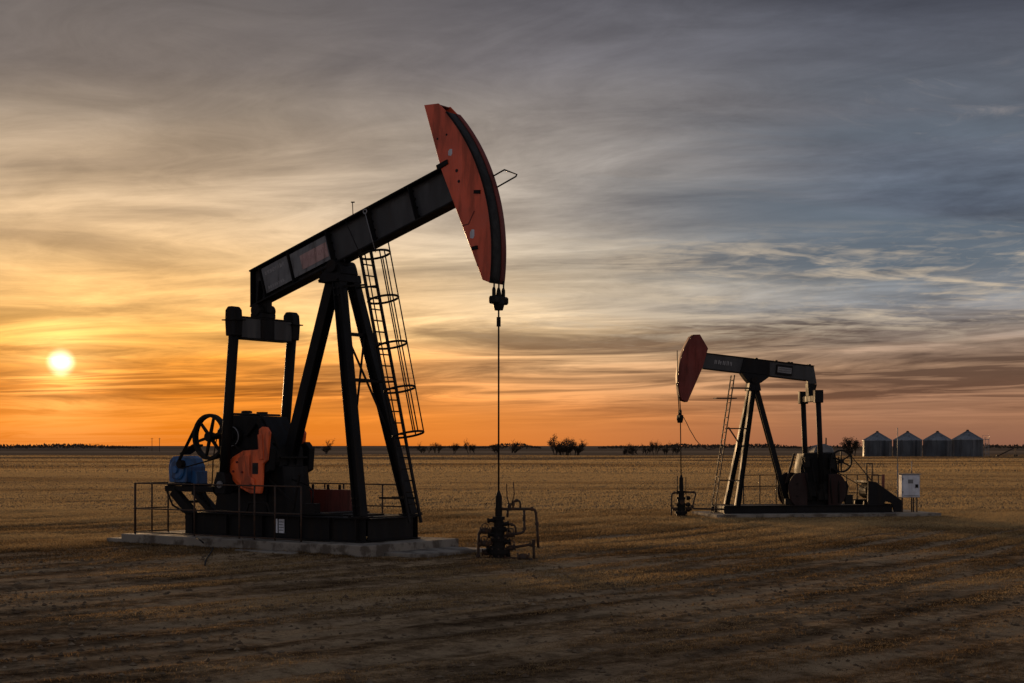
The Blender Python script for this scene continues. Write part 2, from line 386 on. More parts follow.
def build_ridge():
    # low rise on the horizon, a real hump of land about 1.5 to 2.5 km off
    xs = np.linspace(-3200, 3200, 260); prof = [(1350, -3), (1450, .35), (1600, .8), (1900, 1.0), (2600, .8), (3400, -3)]
    mb = MB(); n = len(xs)
    hgt = 2.6+2.6*fbm(xs/420, xs*0+3.3, 4, 21)
    for yy, k in prof:
        for i, x in enumerate(xs):
            mb.v.append((x, yy+120*math.sin(x/700), -3 if k < 0 else hgt[i]*k))
    for r_ in range(len(prof)-1):
        for i in range(n-1):
            mb.f.append([r_*n+i, r_*n+i+1, (r_+1)*n+i+1, (r_+1)*n+i]); mb.sm.append(True)
    pmat('hazed_ridge_soil', (.24, .165, .11), .95, 0, (.31, .215, .14), .01, .6, spec=0.0)  # dry soil, lightened so the colour carries the distance haze
    o = mb.build('hills', 'hazed_ridge_soil'); o['kind'] = 'structure'
build_ridge()

# ------------------------------------------------------------------ dry grass (stuff)
def grass_mesh(name, P, hgt, wid, shade, lean=.5, blades=1, spread=0.0):
    n = len(P)*blades
    P = np.repeat(P, blades, 0); hgt = np.repeat(hgt, blades)*rng.uniform(.6, 1.15, n); wid = np.repeat(wid, blades)
    shade = np.clip(np.repeat(shade, blades, 0)+rng.normal(0, .04, n), 0, 1)
    if spread: P = P+np.stack([rng.normal(0, spread, n), rng.normal(0, spread, n)], 1)
    z = gz(P[:, 0], P[:, 1])-.01
    a = rng.uniform(0, 2*np.pi, n); b = rng.uniform(0, 2*np.pi, n); l = rng.uniform(0, lean, n)*hgt
    dx, dy = np.cos(a)*wid/2, np.sin(a)*wid/2
    v = np.empty((n, 3, 3), np.float32)
    v[:, 0] = np.stack([P[:, 0]-dx, P[:, 1]-dy, z], 1); v[:, 1] = np.stack([P[:, 0]+dx, P[:, 1]+dy, z], 1)
    v[:, 2] = np.stack([P[:, 0]+np.cos(b)*l, P[:, 1]+np.sin(b)*l, z+hgt], 1)
    me = bpy.data.meshes.new(name); me.vertices.add(n*3); me.vertices.foreach_set('co', v.ravel())
    me.loops.add(n*3); me.loops.foreach_set('vertex_index', np.arange(n*3, dtype=np.int32))
    me.polygons.add(n); me.polygons.foreach_set('loop_start', (np.arange(n)*3).astype(np.int32)); me.update(calc_edges=True)
    at = me.attributes.new('tint', 'FLOAT', 'POINT'); at.data.foreach_set('value', np.repeat(shade, 3).astype(np.float32))
    me.materials.append(MATS['dry_grass']); return me
def build_grass():
    m = bpy.data.materials.new('dry_grass'); m.use_nodes = True; t = NT(m.node_tree); MATS['dry_grass'] = m
    at = t.n('ShaderNodeAttribute', attribute_name='tint').outputs['Fac']
    c = t.ramp(at, [(0, (.035, .024, .014, 1)), (.3, (.14, .088, .043, 1)), (.6, (.33, .215, .10, 1)), (1, (.58, .41, .205, 1))])
    df = t.n('ShaderNodeBsdfDiffuse', {0: c}); tr = t.n('ShaderNodeBsdfTranslucent', {0: c})
    mx = t.n('ShaderNodeMixShader', {0: .5, 1: df.outputs[0], 2: tr.outputs[0]})
    t.n('ShaderNodeOutputMaterial', {0: mx.outputs[0]})
    def put(name, me):
        o = bpy.data.objects.new(name, me); COL.objects.link(o); o['kind'] = 'stuff'
        return o
    def sample(n, y0, y1, power):
        u = rng.uniform(0, 1, n); y = (y0**power+u*(y1**power-y0**power))**(1/power)
        x = rng.uniform(-.47, .47, n)*y; return np.stack([x, y], 1)
    def pad_ok(P):
        ok = np.ones(len(P), bool)
        for F, u0, u1, vv in ((F1, -13.1, -1.45, 1.93), (F2, -10.5, -1.0, 1.76)):
            d = P-np.array(F.W); u = d@np.array(F.u); v = d@np.array(F.v)
            ok &= ~((u > u0) & (u < u1) & (abs(v) < vv))
        return ok
    # near: short matted grass, thin in the wheel tracks
    P = sample(1150000, 15, 68, 1.4); tt, ss = track_ts(P[:, 0], P[:, 1])
    den = fbm(tt*.12, ss*.7, 4, 41)*.55+fbm(P[:, 0]/2.6, P[:, 1]/2.6, 4, 43)*.35+fbm(P[:, 0]/14, P[:, 1]/9, 3, 47)*.35
    near = np.clip((56-P[:, 1])/14, 0, 1)
    den = den-.04*near-.30*track_amt(P[:, 0], P[:, 1])
    den = np.where(P[:, 1] > 50, den+.10, den)
    keep = (rng.uniform(0, 1, len(P)) < np.clip((den-.40)*4.2, .16, 1)) & pad_ok(P)
    P = P[keep]; den = den[keep]; n = len(P)
    tint = np.clip(.35+1.1*(den-.52)+1.0*(fbm(P[:, 0]/5, P[:, 1]/4, 4, 55)-.5)+np.clip((P[:, 1]-40)/60, 0, .25)+rng.normal(0, .15, n), .12, 1)
    hg = np.clip(.022+.06*(den-.4), .015, .06)*rng.uniform(.5, 1.6, n)*np.clip(P[:, 1]/34, .8, 1.8)
    wd = .017*np.clip(P[:, 1]/26, .75, 2.2)
    o = put('dry_grass', grass_mesh('dry_grass', P, hg, wd, tint, 2.6))
    o['label'] = 'short worn dry grass round the pump pads'
    # taller tufts here and there and along the pad edges
    Q = sample(3600, 16, 62, 1.7); k = (fbm(Q[:, 0]/4, Q[:, 1]/4, 3, 91) > .50) & (track_amt(Q[:, 0], Q[:, 1]) < .2); Q = [Q[k]]
    for F, u0, u1, vv in ((F1, -13.1, -1.45, 1.93), (F2, -10.5, -1.0, 1.76)):
        m_ = 900; u = rng.uniform(u0-.2, u1+.3, m_); v = np.sign(rng.uniform(-1, .6, m_))*(vv+.03+np.abs(rng.normal(0, .12, m_)))
        e = rng.uniform(0, 1, m_) < .25; v = np.where(e, rng.uniform(-vv, vv, m_), v); u = np.where(e, np.where(rng.uniform(0, 1, m_) < .5, u0-.05-np.abs(rng.normal(0, .1, m_)), u1+.05+np.abs(rng.normal(0, .1, m_))), u)
        Q.append(np.array(F.W)+u[:, None]*np.array(F.u)+v[:, None]*np.array(F.v))
    Q = np.concatenate(Q); Q = Q[pad_ok(Q)]; n = len(Q)
    o = put('grass_tufts', grass_mesh('grass_tufts', Q, rng.uniform(.03, .095, n), .013*np.clip(Q[:, 1]/26, .8, 2.2), rng.uniform(.12, .6, n), 1.3, 11, .07))
    o['label'] = 'scattered taller tufts of dead grass on the worn ground'
    # middle and far field
    def bands(P): return fbm(P[:, 0]/140, P[:, 1]/18, 4, 61)*.75+fbm(P[:, 0]/30, P[:, 1]/6, 3, 62)*.25
    P = sample(230000, 60, 170, 1.2); P = P[pad_ok(P)]; bd = bands(P)
    k = rng.uniform(0, 1, len(P)) < np.clip((bd-.28)*3.2, .05, 1); P = P[k]; bd = bd[k]
    o = put('field_grass', grass_mesh('field_grass', P, .05+.07*bd, np.full(len(P), .055), np.clip(.54+3.2*(bd-.48)+.5*(fbm(P[:, 0]/22, P[:, 1]/9, 3, 66)-.5), .14, 1), 2.0, 2, .10))
    o['label'] = 'straw coloured field grass behind the pumps'
    P = sample(150000, 165, 512, 1.1); bd = bands(P)
    k = rng.uniform(0, 1, len(P)) < np.clip((bd-.25)*3.2, .08, 1); P = P[k]; bd = bd[k]
    o = put('field_grass', grass_mesh('field_grass', P, .12+.12*bd, np.full(len(P), .16), np.clip(.58+3.0*(bd-.48), .16, 1), .8, 2, .2))
    o['label'] = 'far straw coloured field grass reaching to the ploughed land'
build_grass()

def clods():
    # crumbs of soil and gravel on the worn ground
    n = 16000; u = rng.uniform(0, 1, n); y = (15**1.3+u*(52**1.3-15**1.3))**(1/1.3); x = rng.uniform(-.46, .46, n)*y
    k = fbm(x/3, y/3, 3, 95)+.35*track_amt(x, y) > .50; x, y = x[k], y[k]; n = len(x)
    r = .010+.045*rng.uniform(0, 1, n)**3.2
    base = np.array([(1,0,0),(0,1,0),(-1,0,0),(0,-1,0),(0,0,1),(0,0,-1)], float)
    fc = np.array([(0,1,4),(1,2,4),(2,3,4),(3,0,4),(1,0,5),(2,1,5),(3,2,5),(0,3,5)])
    v = base[None]*r[:, None, None]*rng.uniform(.6, 1.3, (n, 6, 1))*np.array([1.2, 1.2, .75])
    a = rng.uniform(0, 6.28, n); c, s_ = np.cos(a)[:, None], np.sin(a)[:, None]
    v = np.stack([v[..., 0]*c-v[..., 1]*s_, v[..., 0]*s_+v[..., 1]*c, v[..., 2]], -1)+np.stack([x, y, gz(x, y)+r*.2], 1)[:, None]
    f = (fc[None]+np.arange(n)[:, None, None]*6).reshape(-1, 3)
    me = bpy.data.meshes.new('soil_clods'); me.from_pydata(v.reshape(-1, 3).tolist(), [], f.tolist())
    pmat('clod', (.13, .092, .06), .95, 0, (.28, .22, .15), .8, .8, spec=.05); me.materials.append(MATS['clod'])
    o = bpy.data.objects.new('soil_clods', me); COL.objects.link(o); o['kind'] = 'stuff'; o['label'] = 'small clods of soil scattered over the worn ground'
clods()

# ------------------------------------------------------------------ concrete pads
def slab_poly(mb, pts, z0, z1):
    return mb.hprism(pts, z0, z1)
def build_pads():
    t = thing('concrete_pad', 'stepped pale concrete pad under the large pumpjack', 'concrete pad', F1.w(-7, 0, 0), F1.rz, (-7, 0, 0))
    for u0, u1, v0, v1, z1 in ((-12.2, -9.9, -1.9, 1.9, .285), (-9.888, -7.2, -1.91, 1.9, .29), (-7.188, -4.65, -1.89, 1.9, .283),
                               (-4.638, -2.75, -1.95, 1.92, .30)):
        MB().box((u0, v0, -.35), (u1, v1, z1)).build('slab', 'concrete', t, .018)
    for u0, u1, v0, v1, z1 in ((-13.1, -12.212, -1.7, 1.5, .13), (-2.738, -1.45, -1.2, 1.6, .10), (-7.0, -4.9, -2.4, -1.96, .06)):
        MB().box((u0, v0, -.35), (u1, v1, z1)).build('slab', 'concrete', t, .018)
    t = thing('concrete_pad', 'long low concrete pad under the small pumpjack', 'concrete pad', F2.w(-6, 0, 0), F2.rz, (-6, 0, 0))
    for u0, u1 in ((-10.5, -7.8), (-7.79, -4.6), (-4.59, -1.0)):
        MB().box((u0, -1.7, -.35), (u1, 1.75, .115)).build('slab', 'concrete', t, .015)
build_pads()

def marks(parent, mat, u0, z0, ang, rows, v, seed):
    # worn, unreadable painted lettering: short raised strokes in rows; rows: (offset up, length, stroke height)
    rr = random.Random(seed); ca, sa = math.cos(ang), math.sin(ang)
    sg = -1 if v < 0 else 1
    for up, length, sh in rows:
        mb = MB(); x = 0
        while x < length:
            w = rr.uniform(.06, .085)*sh/.12
            for k in range(2):
                a0 = x+w*(.06+.55*k); b0 = up+rr.uniform(0, sh*.08)
                ww, hh = w*.24, sh*rr.uniform(.72, .92)
                if b0+hh > up+sh: b0 = up+sh-hh
                pts = [(a0, b0), (a0+ww, b0), (a0+ww, b0+hh), (a0, b0+hh)]
                k0 = len(mb.v)
                for e in (0, sg*.003):
                    mb.v += [(u0+p*ca-q*sa, v+e+sg*.0004*k, z0+p*sa+q*ca) for p, q in pts]
                mb.f += [[k0+4, k0+5, k0+6, k0+7], [k0, k0+1, k0+5, k0+4], [k0+1, k0+2, k0+6, k0+5], [k0+2, k0+3, k0+7, k0+6], [k0+3, k0, k0+4, k0+7]]
                mb.sm += [False]*5
            x += w*1.35
        o = mb.build('lettering', mat, parent); o['label'] = 'row of faded lettering'

def spoked_wheel(parent, c, r, mat='black_steel', w=.14, sp=6, rot=.3):
    wh = MB()
    c = Vector(c)
    prof_o = [(-w/2, r*.86), (-w/2, r), (-w*.2, r*.97), (0, r), (w*.2, r*.97), (w/2, r), (w/2, r*.86), (-w/2, r*.86)]
    wh.lathe(c, (0, 1, 0), prof_o, 32, False)
    o = wh.build('flywheel', mat, parent)
    MB().lathe(c, (0, 1, 0), [(-w*.7, r*.1), (-w*.7, r*.2), (w*.7, r*.2), (w*.7, r*.1)], 16).build('hub', mat, o)
    for k in range(sp):
        a = rot+2*math.pi*k/sp; d = Vector((math.cos(a), 0, math.sin(a)))
        MB().beam(c+d*r*.15, c+d*r*.9, r*.12, w*.5, (0, 1, 0), r*.09, w*.4).build('spoke', mat, o)
    return o

def belt_loop(parent, c1, r1, c2, r2, v0, v1):
    # flat belt round two sheaves in the x-z plane
    a = Vector((c1[0], c1[1])); b = Vector((c2[0], c2[1])); d = b-a; L = d.length; th = math.atan2(d.y, d.x); k = math.acos((r1-r2)/L)
    pts = []
    for i in range(13):
        q = th+k+(2*math.pi-2*k)*i/12; pts.append((a.x+r1*math.cos(q), a.y+r1*math.sin(q)))
    for i in range(9):
        q = th-k+2*k*i/8; pts.append((b.x+r2*math.cos(q), b.y+r2*math.sin(q)))
    n = len(pts); cx = Vector(((a.x+b.x)/2, (a.y+b.y)/2)); mb = MB()
    inn = [(p[0]+(a.x-p[0])*.03, p[1]+(a.y-p[1])*.03) if i < 13 else (p[0]+(b.x-p[0])*.1, p[1]+(b.y-p[1])*.1) for i, p in enumerate(pts)]
    for v in (v0, v1):
        mb.v += [(x, v, z) for x, z in pts]; mb.v += [(x, v, z) for x, z in inn]
    for i in range(n):
        j = (i+1) % n
        for q in ((i, j, 2*n+j, 2*n+i), (n+j, n+i, 3*n+i, 3*n+j), (j, i, n+i, n+j), (2*n+i, 2*n+j, 3*n+j, 3*n+i)): mb.f.append(list(q)); mb.sm.append(False)
    return mb.build('drive_belt', 'rubber', parent)

def bolts(parent, pts, v, r=.03, mat='black_steel', name='bolt'):
    sg = -1 if v < 0 else 1
    for x, z in pts:
        MB().lathe((x, v, z), (0, sg, 0), [(0, r), (.03, r), (.03, r*.6), (.05, r*.6)], 6).build(name, mat, parent)

# ------------------------------------------------------------------ the large pumpjack
def pump_large():
    Z0 = .30
    t = thing('pumpjack', 'large black pumpjack with raised orange horsehead and caged ladder', 'pumpjack', F1.w(-7, 0, Z0), F1.rz, (-7, 0, Z0), 'pumpjacks in the field')
    B = 'black_paint'; K = 'black_steel'
    # skid
    for v in (-1.06, 1.06):
        o = MB().ibeam((-10.4, v, .627), (-3.5, v, .627), .645, .26, tf=.035, tw=.022).build('skid_rail', B, t, .006)
        for u in (-10, -8.6, -7.2, -5.8, -4.7, -3.75):
            MB().box((u-.012, v-.12, .34), (u+.012, v+.12, .914)).build('stiffener', B, o)
    for u in (-10.3, -8.9, -7.5, -6.0, -4.6):
        MB().beam((u, -.92, .64), (u, .92, .64), .2, .5).build('cross_beam', B, t, .006)
    MB().ibeam((-3.56, -.925, .627), (-3.56, .925, .627), .60, .2, tf=.035, tw=.022).build('front_beam', B, t, .006)
    MB().box((-9.9, -.93, .93), (-3.7, .93, .948)).build('deck_plate', K, t)
    # notice plate on the near rail
    npl = MB().box((-6.62, -1.10, .46), (-6.42, -1.085, .84)).build('notice_plate', 'white_paint', t); npl['label'] = 'white notice plate'
    np2 = MB().box((-6.76, -1.10, .46), (-6.67, -1.085, .84)).build('notice_plate', 'white_paint', t); np2['label'] = 'narrow white notice plate'
    marks(npl, 'black_steel', -6.605, .48, 0, [(.04+.075*i, .16, .035) for i in range(4)], -1.101, 3)
    # samson post
    top = Vector((-5.2, 0, 7.42))
    for sg in (-1, 1):
        p = Vector((-3.72, sg*1.02, .955)); q = Vector((-5.16, sg*.27, 7.36))
        o = MB().ibeam(p, q, .29, .28, up=(1, 0, .2), tf=.03, tw=.03).build('samson_leg', B, t, .006)
        MB().box((-3.98, sg*1.02-.2, .949), (-3.46, sg*1.02+.2, .985)).build('foot_plate', B, o)
        bolts(o, [(-3.92, 1.0), (-3.52, 1.0)], sg*1.2, .03)
    o = MB().ibeam((-7.33, 0, 2.31), (-5.62, 0, 7.36), .31, .31, up=(0, 1, 0), tf=.03, tw=.03).build('samson_leg', B, t, .006); o['label'] = 'rear samson post leg'
    MB().box((-7.6, -.28, 2.272), (-7.06, .28, 2.305)).build('foot_plate', B, o)
    # horizontal and diagonal bracing between the front legs
    def leg(z, sg): k = (z-.955)/(7.36-.955); return Vector((-3.72-1.44*k, sg*(1.02-.75*k), z))
    for z in (4.6, 5.85): MB().beam(leg(z, -1), leg(z, 1), .09, .09).build('brace', B, t)
    for a, b in ((6.0, 3.0), (3.0, 6.0)): MB().beam(leg(a, -1), leg(b, 1), .05, .05).build('brace', B, t)
    MB().prism([(-5.78, 7.28), (-4.98, 7.28), (-5.02, 7.50), (-5.70, 7.50)], -.45, .45).build('post_cap', B, t, .01)
    bolts(t, [(-5.7, 7.33), (-5.05, 7.33)], -.46, .035)
    # saddle bearing
    sd = MB().prism([(-5.78, 7.5), (-5.0, 7.5), (-5.06, 7.72), (-5.3, 7.82), (-5.55, 7.72)], -.33, .33).build('saddle_bearing', B, t, .012)
    MB().lathe((-5.33, -.42, 7.72), (0, 1, 0), [(0, .1), (0, .17), (.84, .17), (.84, .1)], 18).build('bearing_pin', K, sd)
    # walking beam (about 17 degrees up)
    an = R(17.3); ca, sa = math.cos(an), math.sin(an)
    def bp(s, h): return (-8.66+s*ca-h*sa, 6.83+s*sa+h*ca)      # along the beam, above its lower edge
    D = .93; L = 7.75; k0 = D*math.tan(an)
    wb = MB().prism([bp(-0+.0, .0), bp(L, .0), bp(L, D), bp(k0, D)], -.02, .02).build('walking_beam', 'beam_web', t)
    def strip(name, s0, s1, h0, h1, v0, v1, mat=B, par=wb, bev=.004):
        return MB().prism([bp(s0, h0), bp(s1, h0), bp(s1, h1), bp(s0, h1)], v0, v1).build(name, mat, par, bev)
    strip('flange', 0.0, L, -.045, .0, -.22, .22); strip('flange', k0-.02, L, D, D+.045, -.22, .22)
    for v0, v1 in ((-.205, -.021), (.021, .205)):
        MB().prism([bp(.012, .002), bp(.05, .002), bp(k0+.05, D-.002), bp(k0+.012, D-.002)], v0, v1).build('stiffener', B, wb)
        for s_ in (.62, 1.78, 3.32, 4.86, 6.4): MB().prism([bp(s_, .002), bp(s_+.025, .002), bp(s_+.025, D-.002), bp(s_, D-.002)], v0, v1).build('stiffener', B, wb)
        MB().prism([bp(.25, .004), bp(.31, .004), bp(.56, .55), bp(.5, .55)], v0, v1).build('stiffener', B, wb)
    # nameplates set into the web
    g = strip('nameplate', .68, 1.72, .12, .86, -.15, -.135, 'sign_grey'); g['label'] = 'grey faded nameplate'
    marks(g, 'faded_print', *bp(.80, .18), an, [(.44, .80, .13), (.02, .62, .10)], -.151, 8)
    g2 = strip('nameplate', 1.84, 3.26, .14, .84, -.15, -.135, 'sign_grey'); g2['label'] = 'nameplate with a pink faded band'
    g3 = strip('printed_band', 2.2, 3.24, .25, .66, -.156, -.151, 'sign_pink', g2, 0); g3['label'] = 'faded pink printed band'
    marks(g3, 'red_print', *bp(2.3, .36), an, [(.04, .86, .17)], -.157, 12)
    # small fittings on top of the beam
    for s_ in (4.05, 4.75, 6.15):
        strip('lifting_lug', s_, s_+.14, D+.046, D+.11, -.05, .05, K)
    x, z = bp(4.38, D+.045)
    o = MB().tube([(x, -.15, z), (x-.02, -.15, z+.36)], .012, 6).tube([(x-.06, -.15, z+.36), (x+.05, -.15, z+.35)], .02, 6).build('beacon_rod', K, wb)
    x, z = bp(4.88, D*.93)
    MB().ring((x, -.235, z), (0, 1, 0), .06, .018, 14, 6).build('pulley', 'pale_cover', wb)
    for s_ in (.66, 1.82, 3.36, 4.9, 6.44):
        for h_ in (.12, .36, .6, .82):
            x, z = bp(s_, h_); MB().lathe((x, -.024, z), (0, -1, 0), [(0, .03), (.03, .03), (.03, .018), (.05, .018)], 6).build('bolt', K, wb)
    for s_ in (2.9, 3.15, 3.5, 3.75):
        for h_ in (-.046, ):
            x, z = bp(s_, h_); MB().lathe((x, -.17, z), (sa, 0, -ca), [(0, .035), (.05, .035), (.05, .02), (.09, .02)], 6).build('bolt', K, wb)
    for sg in (-1, 1):
        for z in (1.25, 1.45, 6.9, 7.1):
            p = leg(z, sg); MB().lathe((p.x-.05, p.y-.14, z), (0, -1, 0), [(0, .03), (.04, .03)], 6).build('bolt', K, t); MB().lathe((p.x+.07, p.y-.14, z), (0, -1, 0), [(0, .03), (.04, .03)], 6).build('bolt', K, t)
        MB().prism([(leg(6.7, sg).x-.16, 6.7), (leg(6.7, sg).x+.16, 6.7), (-5.0, 7.28), (-5.3, 7.28)], sg*.36-.012, sg*.36+.012).build('gusset', B, t)
    for k in range(12):
        MB().lathe((-10.1+.56*k, -1.19, .88), (0, -1, 0), [(0, .028), (.03, .028)], 6).build('bolt', K, t)
    # equaliser and tail bearing
    eq = MB().box((-8.5, -.98, 5.86), (-8.16, .98, 6.42)).build('equalizer', 'beam_web', t, .012)
    MB().box((-8.53, -.98, 6.42), (-8.13, .98, 6.455)).build('flange', B, eq); MB().box((-8.53, -.96, 5.825), (-8.13, .96, 5.86)).build('flange', B, eq)
    MB().box((-8.515, -.26, 5.87), (-8.145, .26, 6.41)).build('cover_plate', B, eq)
    MB().box((-8.55, -.3, 6.456), (-8.12, .3, 6.60)).build('tail_bearing', B, t, .02)
    MB().lathe((-8.33, -.33, 6.68), (0, 1, 0), [(0, .1), (0, .17), (.66, .17), (.66, .1)], 16).build('bearing_pin', K, t)
    MB().prism([(-8.62, 6.62), (-8.08, 6.62), (-8.08, 7.0), (-8.4, 6.9)], -.1, .1).build('bearing_bracket', B, t)
    for sg in (-1, 1):
        hb = MB().prism([(-8.5, 5.9), (-8.16, 5.9), (-8.12, 6.3), (-8.15, 6.62), (-8.25, 6.72), (-8.42, 6.72), (-8.52, 6.62), (-8.53, 6.3)], sg*1.14-.155, sg*1.14+.155).build('pitman_head', B, t, .02)
        MB().box((-8.6, sg*1.14-.2, 6.33), (-8.05, sg*1.14+.2, 6.36)).build('clamp_plate', K, hb)
        MB().tube([(-8.33, sg*1.14, 5.95), (-8.72, sg*1.14, 1.95)], .145, 14).build('pitman_arm', B, t)
        ft = MB().prism([(-8.93, 1.48), (-8.55, 1.48), (-8.5, 1.8), (-8.58, 2.1), (-8.86, 2.1), (-8.98, 1.8)], sg*1.14-.16, sg*1.14+.16).build('pitman_foot', B, t, .02)
        MB().lathe((-8.70, sg*1.30, 1.75), (0, sg, 0), [(0, .1), (.05, .1), (.05, .05), (.09, .05)], 12).build('wrist_pin', 'pale_cover', ft)
        # crank arm and counterweight
        cr = MB().prism([(-7.15, 2.75), (-7.35, 2.95), (-8.95, 1.95), (-8.98, 1.62), (-8.72, 1.5), (-7.2, 2.15)], min(sg*.66, sg*.88), max(sg*.66, sg*.88)).build('crank_arm', B, t, .01)
        W_ = [(-7.43, 3.29), (-7.30, 3.36), (-7.12, 3.35), (-7.0, 3.2), (-7.11, 2.43), (-7.27, 2.31), (-7.30, 1.71), (-7.35, 1.51), (-7.76, 1.5), (-8.23, 1.68), (-8.59, 1.96), (-8.75, 2.18), (-8.72, 2.3), (-8.47, 2.52), (-8.04, 2.70), (-7.45, 2.73)]
        W_ = [(a-.10, b) for a, b in W_]
        if sg > 0: W_ = [(a-.45, b) for a, b in W_]
        cw = MB().prism(W_, min(sg*.88, sg*.975), max(sg*.88, sg*.975)).build('counterweight', 'orange_paint', t, .02)
        ds = -.10 if sg < 0 else -.55
        MB().box((-7.66+ds, min(sg*.975, sg*.983), 2.05), (-7.44+ds, max(sg*.975, sg*.983), 2.36)).build('slot', 'rubber', cw)
        lobe = [(-7.55+ds, 1.62), (-7.95+ds, 1.66), (-8.3+ds, 1.86), (-8.55+ds, 2.12), (-8.52+ds, 2.28), (-8.3+ds, 2.46), (-7.95+ds, 2.58), (-7.75+ds, 2.58), (-7.75+ds, 2.0), (-7.55+ds, 1.9)]
        MB().prism(lobe, min(sg*.976, sg*1.03), max(sg*.976, sg*1.03)).build('weight_lobe', 'orange_paint', cw, .03)
        MB().beam((-7.36+ds, sg*.985, 3.15), (-7.30+ds, sg*.985, 2.45), .05, .16, (1, 0, 0)).build('rib', 'orange_paint', cw, .01)
        bolts(cw, [(-8.2+ds, 2.38), (-8.0+ds, 2.1), (-8.35+ds, 2.12), (-7.66+ds, 1.76)], sg*1.03, .035, 'dark_red')
    MB().lathe((-7.52, -.87, 2.5), (0, 1, 0), [(0, .16), (1.74, .16)], 16).build('crank_shaft', K, t)
    # gearbox
    gb = MB().prism([(-9.6, 1.7), (-7.5, 1.7), (-7.2, 2.2), (-7.22, 2.75), (-7.85, 3.66), (-9.45, 3.72), (-9.68, 3.3)], -.48, .48).build('gearbox', B, t, .02)
    MB().prism([(-9.4, 3.722), (-8.0, 3.672), (-8.05, 3.735), (-9.35, 3.785)], -.4, .4).build('cover', B, gb, .015)
    MB().lathe((-9.0, 0, 3.775), (0, 0, 1), [(0, .16), (.05, .16), (.07, .1)], 14).build('breather', K, gb)
    MB().box((-8.5, -.1, 3.74), (-8.25, .1, 3.80)).build('filler', K, gb)
    MB().box((-9.75, -.53, 2.48), (-7.1, .53, 2.54)).build('split_flange', K, gb, .008)
    MB().prism([(-8.52, 3.1), (-8.12, 3.62), (-7.92, 3.62), (-7.35, 2.9), (-7.5, 2.85), (-8.0, 3.46), (-8.38, 3.1)], -.6, -.48).build('bearing_rib', B, gb, .01)
    dr = MB().lathe((-8.98, -.48, 3.1), (0, -1, 0), [(0, .12), (0, .3), (.12, .3), (.12, .24), (.06, .22), (.06, .1), (.16, .1), (.16, .04)], 24).build('brake_drum', K, gb)
    MB().ring((-8.98, -.60, 3.1), (0, 1, 0), .27, .018, 24, 6).build('drum_rim', 'pale_cover', dr)
    MB().lathe((-7.52, -.48, 2.5), (0, -1, 0), [(0, .36), (.1, .36), (.14, .3)], 20).build('bearing_cap', K, gb)
    for k in range(7):
        MB().lathe((-9.6+.38*k, -.5, 2.54), (0, 0, 1), [(0, .03), (.05, .03)], 6).build('flange_bolt', K, gb)
    MB().tube([(-9.2, -.56, 3.5), (-9.3, -.62, 2.9), (-9.25, -.6, 2.2), (-9.0, -.62, 1.7)], .022, 6).build('oil_line', K, gb)
    MB().tube([(-9.45, -.2, 3.72), (-9.8, -.35, 3.3), (-9.85, -.5, 2.5), (-9.9, -.5, 1.7)], .018, 6).build('oil_line', 'rust_steel', gb)
    # pedestals under the gearbox and the rear leg
    MB().prism([(-9.75, .95), (-7.66, .95), (-7.66, 1.698), (-9.6, 1.698)], -.55, .55).build('gearbox_pedestal', B, t, .015)
    MB().prism([(-7.64, .95), (-6.88, .95), (-7.06, 2.27), (-7.6, 2.27)], -.5, .5).build('leg_pedestal', B, t, .015)
    MB().box((-5.7, -.9, .95), (-5.1, .9, 1.02)).build('step_plate', K, t)
    MB().tube([(-9.9, -.95, .99), (-8.0, -.97, .99), (-7.9, -.97, 1.25), (-7.2, -.97, 1.25), (-7.1, -.97, .99), (-4.4, -.97, .99)], .03, 8).build('conduit', K, t)
    MB().box((-5.9, -.95, .949), (-5.45, -.7, 1.28)).build('junction_box', K, t, .01)
    MB().tube([(-5.6, -.85, 1.28), (-5.62, -.8, 1.6), (-6.1, -.5, 1.75), (-6.9, -.3, 1.9)], .022, 6).build('conduit', K, t)
    MB().beam((-8.9, -.62, 2.9), (-6.4, -.75, 1.25), .03, .05).build('brake_rod', K, t)
    MB().beam((-6.4, -.78, .96), (-6.15, -.78, 2.05), .04, .06, (0, 1, 0)).build('brake_lever', K, t)
    MB().box((-5.0, -.6, .949), (-4.3, .6, .99)).build('step_plate', K, t)
    # flywheel, belt, motor
    spoked_wheel(t, (-9.72, -.74, 3.09), .66, K, .16, 6, .25)
    MB().lathe((-9.72, -.3, 3.09), (0, -1, 0), [(0, .07), (.5, .07)], 10).build('drive_shaft', K, t)
    belt_loop(t, (-9.72, 3.09), .665, (-10.95, 2.3), .13, -.80, -.68)
    MB().lathe((-10.95, -.82, 2.3), (0, 1, 0), [(0, .05), (0, .12), (.16, .12), (.16, .05)], 16).build('motor_sheave', K, t)
    mo = MB().prism([(-11.60, 1.76), (-10.86, 1.76), (-10.84, 2.22), (-10.98, 2.46), (-11.16, 2.54), (-11.44, 2.52), (-11.58, 2.42), (-11.64, 2.2)], -.62, .12).build('motor', 'blue_paint', t, .02)
    for k in range(8):
        z = 1.84+.075*k
        MB().box((-11.68, -.5, z), (-11.60, .05, z+.022)).build('cooling_fin', 'blue_paint', mo)
    MB().lathe((-11.22, -.62, 2.14), (0, -1, 0), [(0, .31), (.05, .31), (.08, .25), (.08, .12), (.14, .1)], 18).build('end_bell', 'blue_paint', mo)
    MB().box((-11.66, -.66, 1.70), (-10.8, .15, 1.755)).build('base_plate', K, mo)
    MB().box((-11.0, -.42, 1.72), (-10.62, .0, 2.10)).build('junction_box', 'blue_paint', mo, .02)
    MB().tube([(-10.84, -.2, 1.75), (-10.7, -.3, 1.45), (-10.3, -.4, 1.5), (-10.0, -.5, 1.1)], .03, 8).build('conduit', K, mo)
